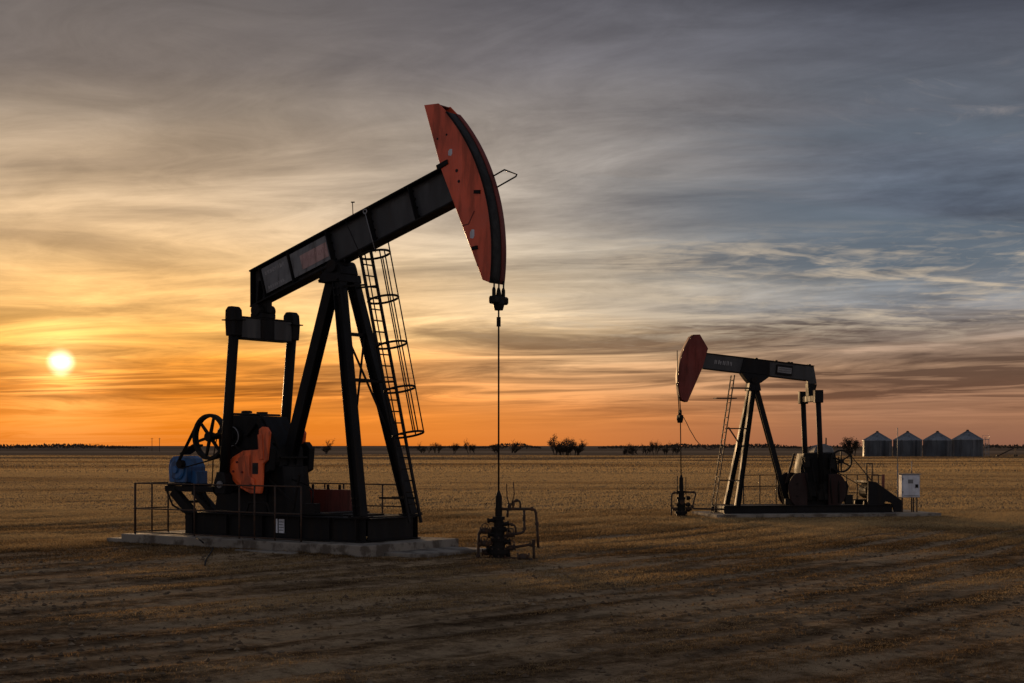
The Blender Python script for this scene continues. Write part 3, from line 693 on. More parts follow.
    # belt guard strip, motor slide and struts
    MB().beam((-10.55, -.45, 2.86), (-11.1, -.45, 2.6), .4, .05, (0, 0, 1)).build('belt_cover', K, t)
    MB().tube([(-11.6, -.7, 1.5), (-11.3, -.75, 1.1), (-10.7, -.8, .9), (-10.2, -.9, .6)], .03, 6).build('conduit', K, t)
    for z in (1.2, .75): MB().beam((-10.9, -.6, z), (-10.9, .25, z), .08, .08).build('slide_cross', B, t)
    for v in (-.6, .25): MB().beam((-11.75, v, 1.58), (-9.7, v, 1.58), .1, .16).build('motor_slide', B, t)
    for u in (-11.5, -10.9): MB().beam((u, -.7, 1.69), (u, .35, 1.69), .12, .06).build('slide_cross', B, t)
    for v in (-.6, .25):
        MB().beam((-11.4, v, 1.5), (-10.35, v, .66), .2, .26).build('motor_strut', B, t)
        MB().beam((-10.6, v, 1.5), (-9.9, v, .98), .08, .1).build('motor_strut', K, t)
    # horsehead: arc about the saddle pin
    PC = Vector((-5.33, 7.72)); RR = 5.35
    def arc(a): return (PC.x+RR*math.cos(R(a)), PC.y+RR*math.sin(R(a)))
    a0, a1 = -8.6, 43.5
    arcp = [arc(a0+(a1-a0)*k/26) for k in range(27)]
    back = [(-2.20, 11.68), (-1.62, 9.92), (-1.18, 8.95), (-.30, 7.02)]
    hh = MB(); HV = .26
    side = arcp+[(-1.72, 11.66)]+back
    for sg in (-1, 1): hh.prism(side, min(sg*HV, sg*(HV-.03)), max(sg*HV, sg*(HV-.03)))
    head = hh.build('horsehead', 'red_head', t, .006)
    # curved wearing face, black, a little proud, with red rims
    def band(name, r0, r1, v0, v1, mat, e0=a0, e1=a1):
        mb = MB(); n = 27
        for k in range(n):
            a = R(e0+(e1-e0)*k/(n-1)); c, s_ = math.cos(a), math.sin(a)
            for r_, v in ((r0, v0), (r1, v0), (r1, v1), (r0, v1)): mb.v.append((PC.x+r_*c, v, PC.y+r_*s_))
        for k in range(n-1):
            for i in range(4):
                j = (i+1) % 4; mb.f.append([k*4+i, k*4+j, k*4+4+j, k*4+4+i]); mb.sm.append(i == 1)
        mb.f += [[3, 2, 1, 0], [4*n-4, 4*n-3, 4*n-2, 4*n-1]]; mb.sm += [False, False]
        return mb.build(name, mat, head)
    band('wear_face', RR-.05, RR+.012, -.25, .09, 'rubber')
    band('rim', RR-.02, RR+.03, -.29, -.262, 'black_steel'); band('rim', RR-.02, RR+.03, .095, .29, 'dark_red')
    for k in range(3):
        p, q = back[k], back[k+1]
        MB().beam((p[0], 0, p[1]), (q[0], 0, q[1]), .455, .03, (1, 0, .4)).build('back_plate', 'red_head', head)
    MB().beam((-2.17, 0, 11.66), (-1.74, 0, 11.63), .455, .03).build('top_plate', 'dark_red', head)
    # hinge hooks where the beam meets the head, stickers and bolt holes
    x, z = bp(L, D+.02)
    MB().prism([(x-.20, z-.12), (x+.16, z+.02), (x+.13, z+.14), (x-.24, z+.02)], -.30, -.262).build('hinge_hook', B, head, .01)
    st = MB()
    for cx, cz, w_, h_ in ((-1.33, 10.35, .13, .18), (-.62, 8.20, .14, .24)):
        p = [(cx-w_*.5, cz-h_*.4), (cx+w_*.2, cz-h_*.5), (cx+w_*.5, cz-h_*.2), (cx+w_*.45, cz+h_*.45), (cx-w_*.1, cz+h_*.5), (cx-w_*.5, cz+h_*.2)]
        MB().prism(p, -.265, -.2605).build('sticker', 'white_paint', head)
    for cx, cz, r_ in ((-1.12, 9.86, .045), (-1.05, 9.58, .04), (-1.45, 10.82, .03), (-1.75, 10.75, .03), (-.45, 7.4, .02)):
        MB().lathe((cx, -.2605, cz), (0, -1, 0), [(0, r_), (.006, r_)], 10).build('bolt_hole', 'rubber', head)
    for (x0, z0), (x1, z1) in (((-.55, 9.26), (-.36, 9.24)), ((-.62, 7.83), (-.44, 7.85))):
        MB().beam((x0, -.275, z0), (x1, -.275, z1), .04, .09).build('clip', B, head)
    for (x0, z0), (x1, z1) in (((-.55, 8.78), (-.74, 8.46)), ((-.74, 8.46), (-.93, 8.44))):
        MB().beam((x0, -.263, z0), (x1, -.263, z1), .006, .03).build('scrape_mark', 'dark_red', head)
    MB().tube([(-.62, .27, 9.62), (.0, .27, 9.84), (.39, .27, 9.68), (.36, .27, 9.63), (-.46, .27, 9.34)], .022, 8).build('cable_guard', K, head)
    # bridle, carrier bar, polished rod
    ub = .02
    for v in (-.2, 0, .2):
        br = MB().tube([(ub+.01, v, 7.0), (ub, v, 6.62)], .022, 8).build('bridle_cable', K, t)
        MB().lathe((ub, v, 6.60), (0, 0, 1), [(0, .05), (.16, .05), (.22, .03)], 10).build('cable_socket', K, br)
    cb = MB().box((ub-.1, -.32, 6.40), (ub+.1, .32, 6.60)).build('carrier_bar', K, t, .04)
    MB().lathe((ub, 0, 6.25), (0, 0, 1), [(0, .05), (0, .11), (.15, .15), (.4, .07), (.5, .05)], 12).build('rod_clamp', K, cb)
    rod = MB().tube([(ub, 0, 6.3), (ub, 0, 1.5)], .022, 8).build('polished_rod', K, t)
    MB().lathe((ub, 0, 5.84), (0, 0, 1), [(0, .03), (0, .055), (.24, .055), (.24, .03)], 10).build('rod_coupling', K, rod)
    # ladder with safety cage
    def lp(z): k = (z-.45)/(8.05-.45); return -2.62-1.83*k
    lad = MB()
    VL = 0.0
    o = None
    for v in (-.23, .23):
        r_ = MB().beam((lp(.8), VL+v, .8), (lp(8.1), VL+v, 8.1), .05, .08, (0, 1, 0)).build('ladder_rail' if o else 'ladder', K, o or t)
        o = o or r_
    z = 1.0
    while z < 8.0:
        MB().tube([(lp(z), VL-.22, z), (lp(z), VL+.22, z)], .021, 6).build('rung', K, o); z += .305
    hz = [8.0, 6.78, 5.55, 4.36, 3.16]
    for z in hz:
        MB().ring((lp(z)+.32, VL, z-.03), (-.225, 0, 1), .41, .032, 28, 6).build('cage_hoop', K, o)
    for a in (-1.57, -.55, -.2, .63, 1.75):
        MB().tube([(lp(z)+.32+.41*math.cos(a), VL+.41*math.sin(a), z-.03+.09*math.cos(a)) for z in (8.45 if a == .63 else 8.0, 6.78, 5.55, 4.36, 3.16)], .018, 6).build('cage_strap', K, o)
    for z in (7.15, 4.55, 1.45):
        for v in (-.2, .2): MB().beam((lp(z), VL+v, z), (leg(min(z, 7.3), 1).x+.1, VL+v*1.3, z), .04, .05).build('standoff', K, o)
    x, z = bp(4.15, D*.95); MB().tube([(x, -.24, z), (lp(7.98)+.05, -.30, 7.98)], .012, 6).build('tether', K, t)
    x, z = bp(4.88, D*.9); MB().tube([(x, -.25, z), (lp(7.98)+.6, -.30, 7.98)], .012, 6).build('tether', 'pale_cover', t)
    return t
pump_large()

# ------------------------------------------------------------------ railings
def railing(F, name, label, runs, z0, top, mid, org_u, r=.026, mat='rust_steel', zb=None):
    u0, v0 = runs[0][0]
    t = thing(name, label, 'railing', F.w(u0, v0, z0), F.rz, (u0, v0, z0), 'railings round the pump pads')
    for (ua, va), (ub, vb), n, low in runs:
        for z in (top, mid)+((low,) if low else ()):
            MB().tube([(ua, va, z), (ub, vb, z)], r*.85, 6).build('rail', mat, t)
        for f in (n if hasattr(n, '__len__') else [k/n for k in range(n+1)]):
            MB().tube([(ua+(ub-ua)*f, va+(vb-va)*f, z0), (ua+(ub-ua)*f, va+(vb-va)*f, top)], r, 6).build('post', mat, t)
    return t
railing(F1, 'safety_railing', 'thin rusty railing along the near edge of the large pad', [((-11.95, -1.6), (-5.3, -1.6), (0, .38, .65, .738, .855, 1), .34), ((-11.95, -1.58), (-11.95, -.35), 2, .34)], .285, 1.75, 1.02, 0)
railing(F1, 'safety_railing', 'low railing behind the samson post of the large pumpjack', [((-8.3, 1.72), (-4.6, 1.72), 5, None)], .283, 1.74, 1.13, 0)
railing(F1, 'safety_railing', 'short railing under the blue motor of the large pumpjack', [((-11.6, 1.3), (-9.9, 1.3), 5, .36)], .283, 1.1, .75, 0)
def maroon_box():
    t = thing('equipment_box', 'maroon steel box standing behind the large pumpjack skid', 'box', F1.w(-7.2, 1.5, .28), F1.rz, (-7.2, 1.5, .28))
    MB().box((-8.0, 1.32, .30), (-6.2, 1.64, 1.58)).build('panel', 'maroon', t, .01)
    for u in (-7.7, -7.1, -6.6): MB().box((u-.02, 1.30, .36), (u+.02, 1.319, 1.5)).build('seam', 'maroon', t)
    for u in (-7.8, -7.2, -6.75): MB().tube([(u, 1.48, 1.56), (u, 1.48, 1.72)], .04, 8).build('filler_neck', 'black_steel', t)
maroon_box()

# ------------------------------------------------------------------ wellheads, drawn in metres about their own axis
def pipe(parent, pts, r=.035, name='pipe', mat='rust_steel'):
    # rounded corners
    P = [Vector(p) for p in pts]; out = [P[0]]
    for i in range(1, len(P)-1):
        a = (P[i-1]-P[i]); b = (P[i+1]-P[i]); k = min(.09, a.length*.4, b.length*.4)
        a = P[i]+a.normalized()*k; b = P[i]+b.normalized()*k
        out += [a, (a+b)/4+P[i]/2, b]
    out.append(P[-1])
    o = MB().tube(out, r, 8).build(name, mat, parent)
    for i, p in enumerate(P):
        if 0 < i < len(P)-1:
            d = (P[i]-P[i-1]).normalized()
            MB().lathe(p-d*.12, d, [(0, r*1.5), (.06, r*1.5)], 8).build('collar', mat, o)
    return o
def valve(parent, c, ax, r=.07, wheel=None):
    ax = Vector(ax).normalized(); c = Vector(c)
    o = MB().lathe(c-ax*r*1.8, ax, [(0, r*.6), (0, r*1.15), (r*.5, r*1.15), (r*.5, r*.7), (r*1.2, r*1.0), (r*2.4, r*1.0), (r*3.1, r*.7), (r*3.1, r*1.15), (r*3.6, r*1.15), (r*3.6, r*.6)], 12).build('valve', 'rust_steel', parent)
    if wheel is not None:
        w = Vector(wheel); st = c+w
        MB().tube([c, st], .014, 6).build('stem', 'rust_steel', o)
        MB().ring(st, w, .08, .013, 16, 5).build('handwheel', 'rust_steel', o)
    return o
def wellhead(label, loc, rz, small=False):
    t = thing('wellhead', label, 'wellhead', loc, rz, (0, 0, 0), 'wellheads beside the pumpjacks')
    t.scale = (1, 1, 1.06)
    st = [(0, .16), (0, .26), (.10, .26), (.10, .19), (.22, .19), (.22, .25), (.32, .25), (.32, .17), (.52, .17), (.52, .21), (.60, .21), (.60, .15), (.78, .15), (.78, .19), (.86, .19), (.86, .12), (1.02, .12), (1.02, .16), (1.10, .16), (1.10, .09), (1.30, .09), (1.30, .05)]
    MB().lathe((0, 0, -.06), (0, 0, 1), st, 18).build('casing_head', 'black_steel', t)
    sb = MB().lathe((0, 0, 1.24), (0, 0, 1), [(0, .07), (0, .085), (.30, .085), (.30, .07), (.36, .05), (.42, .03)], 12).build('stuffing_box', 'black_steel', t)
    for k in range(8):
        a = k*math.pi/4
        for z in (.10, .26, .54): MB().lathe((.225*math.cos(a), .225*math.sin(a), z-.02), (0, 0, 1), [(0, .022), (.05, .022)], 6).build('flange_bolt', 'rust_steel', t)
    if small:
        pipe(t, [(-.05, 0, .96), (-.38, 0, .96), (-.40, 0, .38), (-.12, 0, .30)]); pipe(t, [(-.39, .04, .42), (-.40, .04, -.2)], .03)
        pipe(t, [(.08, 0, 1.0), (.60, 0, .98), (.44, 0, .36), (1.85, -.3, .34)])
        valve(t, (.30, 0, .36), (1, 0, 0), .07, (0, -.2, .12)); valve(t, (-.22, 0, .34), (1, 0, 0), .07); valve(t, (0, -.22, .62), (0, 1, 0), .07, (0, -.2, 0))
        for x, h in ((-.16, 1.62), (.19, 1.56)): MB().tube([(x, 0, .9), (x, 0, h)], .022, 6).build('guide_rod', 'rust_steel', t)
        for z in (.75, .5, .3):
            MB().lathe((.2, .05, z), (1, 0, .1), [(0, .06), (.1, .09), (.18, .05)], 8).build('fitting', 'black_steel', t)
        return t
    pipe(t, [(.05, 0, 1.22), (.93, 0, 1.22), (.97, .02, .78), (1.0, .05, .30)], .034)
    pipe(t, [(.64, 0, 1.20), (.65, 0, .66), (.12, -.05, .58)], .032)
    pipe(t, [(.12, .05, .26), (.88, .1, .38), (.90, .1, -.15)], .034)
    pipe(t, [(.12, -.1, .06), (.85, -.15, .02)], .04)
    pipe(t, [(-.12, 0, .70), (-.50, 0, .70), (-.52, 0, .02), (-.12, .05, .06)], .038)
    pipe(t, [(.23, 0, 1.22), (.22, 0, 1.02)], .03)
    pipe(t, [(.36, 0, 1.24), (.38, 0, 1.42), (.54, 0, 1.42), (.55, 0, 1.24)], .026)
    for a, b in (((.28, 0, 1.24), (.20, -.03, 1.82)), ((.32, .02, 1.30), (.37, .03, 1.86))):
        MB().tube([a, ((a[0]+b[0])/2+(.05 if b[0] > .3 else -.03), 0, (a[2]+b[2])/2), b], .015, 6).build('lever', 'rust_steel', t)
    valve(t, (.30, 0, .60), (1, 0, .1), .06, (0, -.16, .1)); valve(t, (.31, .05, .29), (1, 0, .12), .065, (0, -.16, .12)); valve(t, (-.34, 0, .70), (1, 0, 0), .075, (0, -.15, .12))
    valve(t, (-.34, -.05, .40), (1, 0, -.1), .075, (-.02, -.15, .12)); valve(t, (.27, 0, 1.27), (0, 0, 1), .05); valve(t, (.64, 0, 1.0), (0, 0, 1), .04); valve(t, (.97, .02, .78), (0, 0, 1), .035)
    valve(t, (.88, .1, .40), (0, 0, 1), .05); valve(t, (-.3, .1, .18), (1, 0, 0), .07); valve(t, (.62, -.15, .08), (1, 0, 0), .09)
    for k, (x, z, r_) in enumerate(((-.2, .95, .06), (.16, .86, .07), (-.19, .62, .09), (.2, .44, .08), (-.22, .28, .09), (.19, .12, .1), (.18, .72, .06))):
        MB().lathe((x, -.05+.03*(k % 3), z), (1, .1*(k % 2), .1), [(-.09, r_*.7), (-.09, r_), (-.03, r_), (-.03, r_*.7), (.05, r_*.8), (.05, r_*1.1), (.1, r_*1.1), (.1, r_*.5)], 10).build('fitting', 'black_steel', t)
    pipe(t, [(.24, -.02, .86), (.42, -.02, .84), (.44, -.02, .62)], .025)
    MB().tube([(-.12, -.05, .42), (-.5, -.06, .38)], .045, 8).build('pipe', 'rust_steel', t)
    return t
wx, wy, _ = F1.w(.02, 0); wellhead('rusty wellhead with looping pipes below the orange horsehead', (wx, wy, float(gz(wx, wy))-.06), 0)
wx, wy, _ = F2.w(-.05, 0); wellhead('small rusty wellhead under the distant pumpjack', (wx, wy, float(gz(wx, wy))-.03), 0, True)

# ------------------------------------------------------------------ the small pumpjack
def pump_small():
    Z0 = .117
    t = thing('pumpjack', 'small distant pumpjack with dark red horsehead facing left', 'pumpjack', F2.w(-6, 0, Z0), F2.rz, (-6, 0, Z0), 'pumpjacks in the field')
    B = 'black_paint'; K = 'black_steel'
    for v in (-.78, .78): MB().ibeam((-8.8, v, .275), (-1.6, v, .275), .31, .2, tf=.025, tw=.02).build('skid_rail', B, t)
    for u in (-8.6, -7.4, -6.0, -4.6, -3.2, -1.75): MB().beam((u, -.72, .27), (u, .72, .27), .16, .26).build('cross_beam', B, t)
    MB().box((-8.7, -.7, .405), (-1.7, .7, .42)).build('deck_plate', K, t)
    def leg(z, sg): k = (z-.43)/(5.3-.43); return Vector((-2.2-.86*k, sg*(.7-.54*k), z))
    for sg in (-1, 1):
        MB().ibeam(leg(.432, sg), leg(5.3, sg), .20, .22, up=(1, 0, .2), tf=.025, tw=.02).build('samson_leg', B, t)
    o = MB().ibeam((-4.56, 0, .432), (-3.2, 0, 5.25), .21, .21, up=(0, 1, 0), tf=.025, tw=.02).build('samson_leg', B, t); o['label'] = 'rear samson post leg'
    for z in (1.4, 2.6, 4.0): MB().beam(leg(z, -1), leg(z, 1), .06, .06).build('brace', B, t)
    MB().prism([(-3.36, 5.1), (-2.82, 5.1), (-2.88, 5.42), (-3.3, 5.42)], -.26, .26).build('post_cap', B, t, .01)
    MB().lathe((-3.08, -.3, 5.52), (0, 1, 0), [(0, .08), (0, .14), (.6, .14), (.6, .08)], 16).build('saddle_pin', K, t)
    an = R(-5.9); ca, sa = math.cos(an), math.sin(an)               # falls away behind the post
    def bp(s, h): return (-.92-s*ca+h*sa, 6.01+s*sa+h*ca)
    D = .60; L = 4.95
    wb = MB().prism([bp(0, 0), bp(L-.42, 0), bp(L-.40, -.14), bp(L-.02, -.10), bp(L-.22, D), bp(0, D)], -.10, .10).build('walking_beam', 'beam_web', t, .01)
    for h0, h1, s1 in ((-.03, 0, L-.44), (D, D+.03, L-.22)):
        MB().prism([bp(0, h0), bp(s1, h0), bp(s1, h1), bp(0, h1)], -.17, .17).build('flange', B, wb)
    MB().prism([bp(1.65, -.031), bp(2.85, -.031), bp(2.52, -.32), bp(2.35, -.42), bp(2.05, -.42), bp(1.9, -.3)], -.2, .2).build('saddle', B, wb, .01)
    MB().prism([bp(1.6, .01), bp(2.85, .01), bp(2.8, D-.01), bp(1.7, D-.01)], -.165, .165).build('saddle_cheek', B, wb, .01)
    for s_ in (2.2, 3.05, 3.6, 3.72, 4.5): MB().prism([bp(s_, D+.031), bp(s_+.1, D+.031), bp(s_+.1, D+.075), bp(s_, D+.075)], -.1, .1).build('clamp_bolt', K, wb)
    g = MB().prism([bp(3.16, .18), bp(3.76, .18), bp(3.76, .41), bp(3.16, .41)], .172, .178).build('sign_plate', 'pale_cover', wb); g['label'] = 'small pale sign plate'
    marks(g, 'black_steel', *bp(3.72, .2), -an, [(.03, .5, .05), (.12, .5, .05)], .179, 23)
    MB().prism([bp(3.12, .1), bp(3.8, .1), bp(3.8, .5), bp(3.12, .5)], .1, .171).build('sign_backing', B, wb)
    marks(wb, 'faded_print', *bp(1.22, .22), -an, [(.0, .72, .2)], .102, 31)
    # tail, equaliser, pitmans
    MB().prism([(-5.40, 5.42), (-5.80, 5.38), (-5.68, 4.9), (-5.44, 4.9)], -.16, .16).build('tail_bearing', B, t, .01)
    MB().box((-5.72, -.72, 4.66), (-5.44, .72, 4.90)).build('equalizer', B, t, .01)
    for sg in (-1, 1):
        MB().prism([(-5.76, 4.6), (-5.4, 4.6), (-5.4, 5.12), (-5.76, 5.12)], sg*.84-.12, sg*.84+.12).build('pitman_head', B, t, .015)
        MB().tube([(-5.58, sg*.84, 4.7), (-5.72, sg*.84, 1.3)], .11, 12).build('pitman_arm', B, t)
        cr = MB().prism([(-4.6, 1.15), (-4.7, .8), (-6.9, .75), (-7.0, 1.2), (-6.9, 1.4), (-4.75, 1.4)], min(sg*.45, sg*.6), max(sg*.45, sg*.6)).build('crank_arm', B, t, .01)
        for cx, rr, w0 in ((-4.83, .70, 1), (-6.42, .66, -1)):
            pts = []
            for k in range(15):
                a = math.pi*(k/14)-math.pi/2
                pts.append((cx+w0*rr*.66*math.cos(a), 1.05+rr*math.sin(a)))
            pts += [(cx-w0*.35, 1.05+rr*.96), (cx-w0*.35, 1.05-rr*.96)]
            cw = MB().prism(pts, min(sg*.6, sg*.72), max(sg*.6, sg*.72)).build('counterweight', 'weight_red', t, .02)
            bolts(cw, [(cx+w0*.1, .8), (cx+w0*.1, 1.3)], sg*.72, .035)
    MB().lathe((-5.65, -.6, 1.1), (0, 1, 0), [(0, .13), (1.2, .13)], 14).build('crank_shaft', K, t)
    gb = MB().prism([(-5.0, .6), (-6.5, .6), (-6.62, 1.9), (-6.5, 2.55), (-5.15, 2.55), (-5.0, 1.9)], -.4, .4).build('gearbox', B, t, .02)
    MB().prism([(-5.6, 2.552), (-6.5, 2.552), (-6.42, 2.80), (-6.1, 2.93), (-5.72, 2.84)], -.30, .30).build('cover', 'sign_grey', gb, .03)
    for u in (-5.95, -6.25): MB().tube([(u, 0, 2.85), (u, 0, 3.18)], .03, 6).build('breather', K, gb)
    MB().prism([(-4.62, 1.3), (-4.72, 1.3), (-5.05, 2.5), (-4.98, 2.55)], -.42, -.36).build('brake_lever', 'rust_steel', t)
    for k, (u, z, du, dz) in enumerate(((-5.25, .62, .3, .55), (-5.9, .62, .5, .3), (-6.3, 1.9, .25, .4), (-5.2, 1.95, .22, .45), (-7.0, .45, .35, .4), (-4.4, .45, .3, .25))):
        MB().box((u-du/2, .44+.05*(k % 2), z), (u+du/2, .62+.05*(k % 2), z+dz)).build('fitting', K, t, .02)
    for k in range(5):
        MB().tube([(-5.0-.4*k, .5, 2.4), (-5.1-.35*k, .75, 1.6-.1*k), (-5.3-.3*k, .78, .5)], .025, 6).build('hose', K, t)
    MB().box((-6.6, -.44, .42), (-4.9, .44, .598)).build('gearbox_pedestal', B, t)
    spoked_wheel(t, (-6.68, .55, 2.22), .47, K, .12, 6, .5)
    MB().lathe((-6.68, .2, 2.22), (0, 1, 0), [(0, .06), (.35, .06)], 10).build('drive_shaft', K, t)
    belt_loop(t, (-6.68, 2.22), .475, (-8.2, .98), .15, .50, .60)
    # motor on its tilted slide under a guard
    MB().lathe((-8.2, .3, .98), (0, 1, 0), [(0, .05), (0, .15), (.36, .15), (.36, .05)], 14).build('motor_sheave', K, t)
    MB().lathe((-8.2, -.55, .98), (0, 1, 0), [(0, .1), (0, .28), (.06, .33), (.8, .33), (.86, .26), (.86, .1)], 18).build('motor', K, t)
    MB().prism([(-7.76, 1.42), (-8.1, 1.36), (-9.22, .60), (-9.22, .13), (-8.9, .13), (-8.78, .5), (-8.5, .58), (-8.36, .13), (-7.74, .13)], .70, .80).build('motor_guard', B, t, .01)
    MB().prism([(-7.76, 1.42), (-8.1, 1.36), (-9.22, .60), (-9.18, .54), (-8.08, 1.28), (-7.76, 1.34)], -.6, .699).build('guard_top', B, t)
    for v in (-.5, .45): MB().beam((-7.7, v, .5), (-9.1, v, .36), .1, .14).build('motor_slide', B, t)
    MB().box((-8.5, -1.1, .118), (-7.85, -.85, .6)).build('battery_box', 'black_steel', t, .01)
    # horsehead
    PC = Vector((-3.08, 5.52)); RR = 3.17
    def arc(a): return (PC.x+RR*math.cos(R(a)), PC.y+RR*math.sin(R(a)))
    a0, a1 = -15.0, 34.0
    arcp = [arc(a0+(a1-a0)*k/20) for k in range(21)]
    back = [(-.76, 7.36), (-1.10, 6.80), (-.88, 6.05), (-.24, 4.63)]
    HV = .26; hh = MB()
    for sg in (-1, 1): hh.prism(arcp+back, min(sg*HV, sg*(HV-.025)), max(sg*HV, sg*(HV-.025)))
    head = hh.build('horsehead', 'dark_red', t, .005)
    mb = MB(); n = 21
    for k in range(n):
        a = R(a0+(a1-a0)*k/(n-1)); c, s_ = math.cos(a), math.sin(a)
        for r_, v in ((RR-.04, -HV-.02), (RR+.015, -HV-.02), (RR+.015, HV+.02), (RR-.04, HV+.02)): mb.v.append((PC.x+r_*c, v, PC.y+r_*s_))
    for k in range(n-1):
        for i in range(4):
            j = (i+1) % 4; mb.f.append([k*4+i, k*4+j, k*4+4+j, k*4+4+i]); mb.sm.append(i == 1)
    mb.f += [[3, 2, 1, 0], [4*n-4, 4*n-3, 4*n-2, 4*n-1]]; mb.sm += [False, False]
    mb.build('wear_face', 'dark_red', head)
    for k in range(3): MB().beam((back[k][0], 0, back[k][1]), (back[k+1][0], 0, back[k+1][1]), .468, .025, (1, 0, .3)).build('back_plate', 'dark_red', head)
    MB().beam((-.75, 0, 7.35), (-.48, 0, 7.34), .468, .025).build('top_plate', 'dark_red', head)
    ub = .02
    for v in (-.1, .1):
        br = MB().tube([(ub+.1, v, 5.4), (ub+.03, v, 4.95), (ub-.02, v, 4.15)], .02, 8).build('bridle_cable', K, t)
        MB().lathe((ub-.02, v, 4.1), (0, 0, 1), [(0, .045), (.16, .045), (.22, .025)], 10).build('cable_socket', K, br)
    cb = MB().box((ub-.11, -.22, 3.93), (ub+.07, .22, 4.1)).build('carrier_bar', K, t, .03)
    MB().lathe((ub-.02, 0, 3.78), (0, 0, 1), [(0, .05), (0, .1), (.15, .14), (.4, .06)], 12).build('rod_clamp', K, cb)
    MB().tube([(-.02, 0, 3.8), (-.05, 0, 1.4)], .022, 8).build('polished_rod', K, t)
    MB().tube([(.18, .28, 5.3), (.20, .28, 6.7)], .018, 6).build('cable_guard', K, head)
    # hanging hose from the carrier bar to the ladder
    pts = [(-.12+(-1.55)*k/12, .12, 4.0-1.15*(k/12)-.62*math.sin(math.pi*k/12)+.02*(k % 2)) for k in range(13)]
    MB().tube(pts, .016, 6).build('hanging_hose', 'rust_steel', t)
    # ladder and its little platform
    def lp(z): k = (z-.2)/(5.7-.2); return -1.31-.84*k
    o = None
    for v in (-.22, .22):
        r_ = MB().beam((lp(.12), .25+v, .12), (lp(5.72), .25+v, 5.72), .04, .06, (0, 1, 0)).build('ladder_rail' if o else 'ladder', 'rust_steel', o or t); o = o or r_
    z = .4
    while z < 5.65: MB().tube([(lp(z), .04, z), (lp(z), .46, z)], .018, 6).build('rung', 'rust_steel', o); z += .3
    MB().box((-2.25, 0, 4.76), (-1.4, .5, 4.80)).build('platform', 'rust_steel', o)
    MB().beam((lp(5.2), .25, 5.2), (-3.0, .1, 5.2), .05, .06).build('standoff', 'rust_steel', o)
    MB().beam((-1.95, .3, 3.6), (-2.75, .2, 2.5), .04, .05).build('standoff', 'rust_steel', o)
    for z in (3.55, 1.45): MB().beam((lp(z), .25, z), (leg(z, 1).x, .4, z), .04, .05).build('standoff', 'rust_steel', o)
    return t
pump_small()
railing(F2, 'safety_railing', 'railing between the legs and gearbox of the small pumpjack', [((-3.2, -1.5), (-5.35, -1.5), 3, None)], .115, 1.62, 1.15, 0)
railing(F2, 'safety_railing', 'railing beside the belt wheel of the small pumpjack', [((-7.3, -1.5), (-9.2, -1.5), 4, .3)], .115, 1.62, .85, 0)
def frame_board():
    t = thing('notice_frame', 'narrow upright frame beside the belt guard of the small pumpjack', 'frame', F2.w(-8.67, -1.2, .115), F2.rz, (-8.67, -1.2, .115))
    for u in (-8.55, -8.79): MB().beam((u, -1.2, .115), (u, -1.2, 2.1), .05, .05, (1, 0, 0)).build('post', 'rust_steel', t)
    MB().beam((-8.52, -1.2, 2.1), (-8.82, -1.2, 2.1), .05, .05).build('top_bar', 'rust_steel', t)
    MB().box((-8.77, -1.21, .8), (-8.57, -1.19, 1.2)).build('board', 'white_paint', t)
    MB().box((-9.34, -1.22, .4), (-9.22, -1.16, 1.64)).build('side_post', 'maroon', t)
    MB().beam((-8.82, -1.2, 1.6), (-9.22, -1.2, 1.6), .04, .04).build('cross_bar', 'rust_steel', t)
frame_board()
def cabinet():
    t = thing('control_cabinet', 'white control cabinet on legs at the end of the small pad', 'cabinet', F2.w(-9.64, .6, .1), F2.rz, (-9.64, .6, .1))
    MB().box((-10.04, .45, .72), (-9.24, .75, 1.66)).build('cabinet_box', 'white_paint', t, .015)
    d = MB().box((-10.00, .752, .77), (-9.28, .775, 1.61)).build('door', 'white_paint', t, .008)
    MB().box((-9.94, .777, 1.12), (-9.82, .80, 1.26)).build('handle', 'black_steel', d)
    MB().box((-9.72, .777, 1.30), (-9.50, .781, 1.46)).build('notice_plate', 'sign_grey', d)
    MB().box((-9.96, .777, .80), (-9.34, .780, .815)).build('door_seam', 'black_steel', d)
    for z in (.9, 1.45): MB().lathe((-9.28, .765, z), (0, 0, 1), [(0, .02), (.08, .02)], 6).build('hinge', 'pale_cover', d)
    MB().box((-10.08, .42, 1.662), (-9.20, .80, 1.70)).build('rain_hood', 'pale_cover', t)
    for u in (-9.96, -9.32): MB().beam((u, .6, .115), (u, .6, .719), .06, .06, (1, 0, 0)).build('leg', 'rust_steel', t)
    for u in (-9.74, -9.82): MB().tube([(u, .6, -.05), (u, .6, .719)], .03, 8).build('conduit', 'rust_steel', t)
    MB().tube([(-9.79, .5, 1.7), (-9.79, .5, 2.2)], .02, 6).build('mast', 'pale_cover', t)
    MB().box((-10.14, .5, .3), (-10.08, .7, .42)).build('junction', 'rust_steel', t)
    p = F2.w(-9.17, .5, .0)
    t2 = thing('antenna_pole', 'thin tall antenna pole left of the white cabinet', 'pole', (p[0], p[1], -.1), 0, (0, 0, 0))
    MB().tube([(0, 0, 0), (0, 0, 2.2)], .025, 8).build('pole', 'pale_cover', t2); MB().tube([(0, 0, 2.2), (0, 0, 3.7)], .016, 6).build('whip', 'pale_cover', t2)
cabinet()

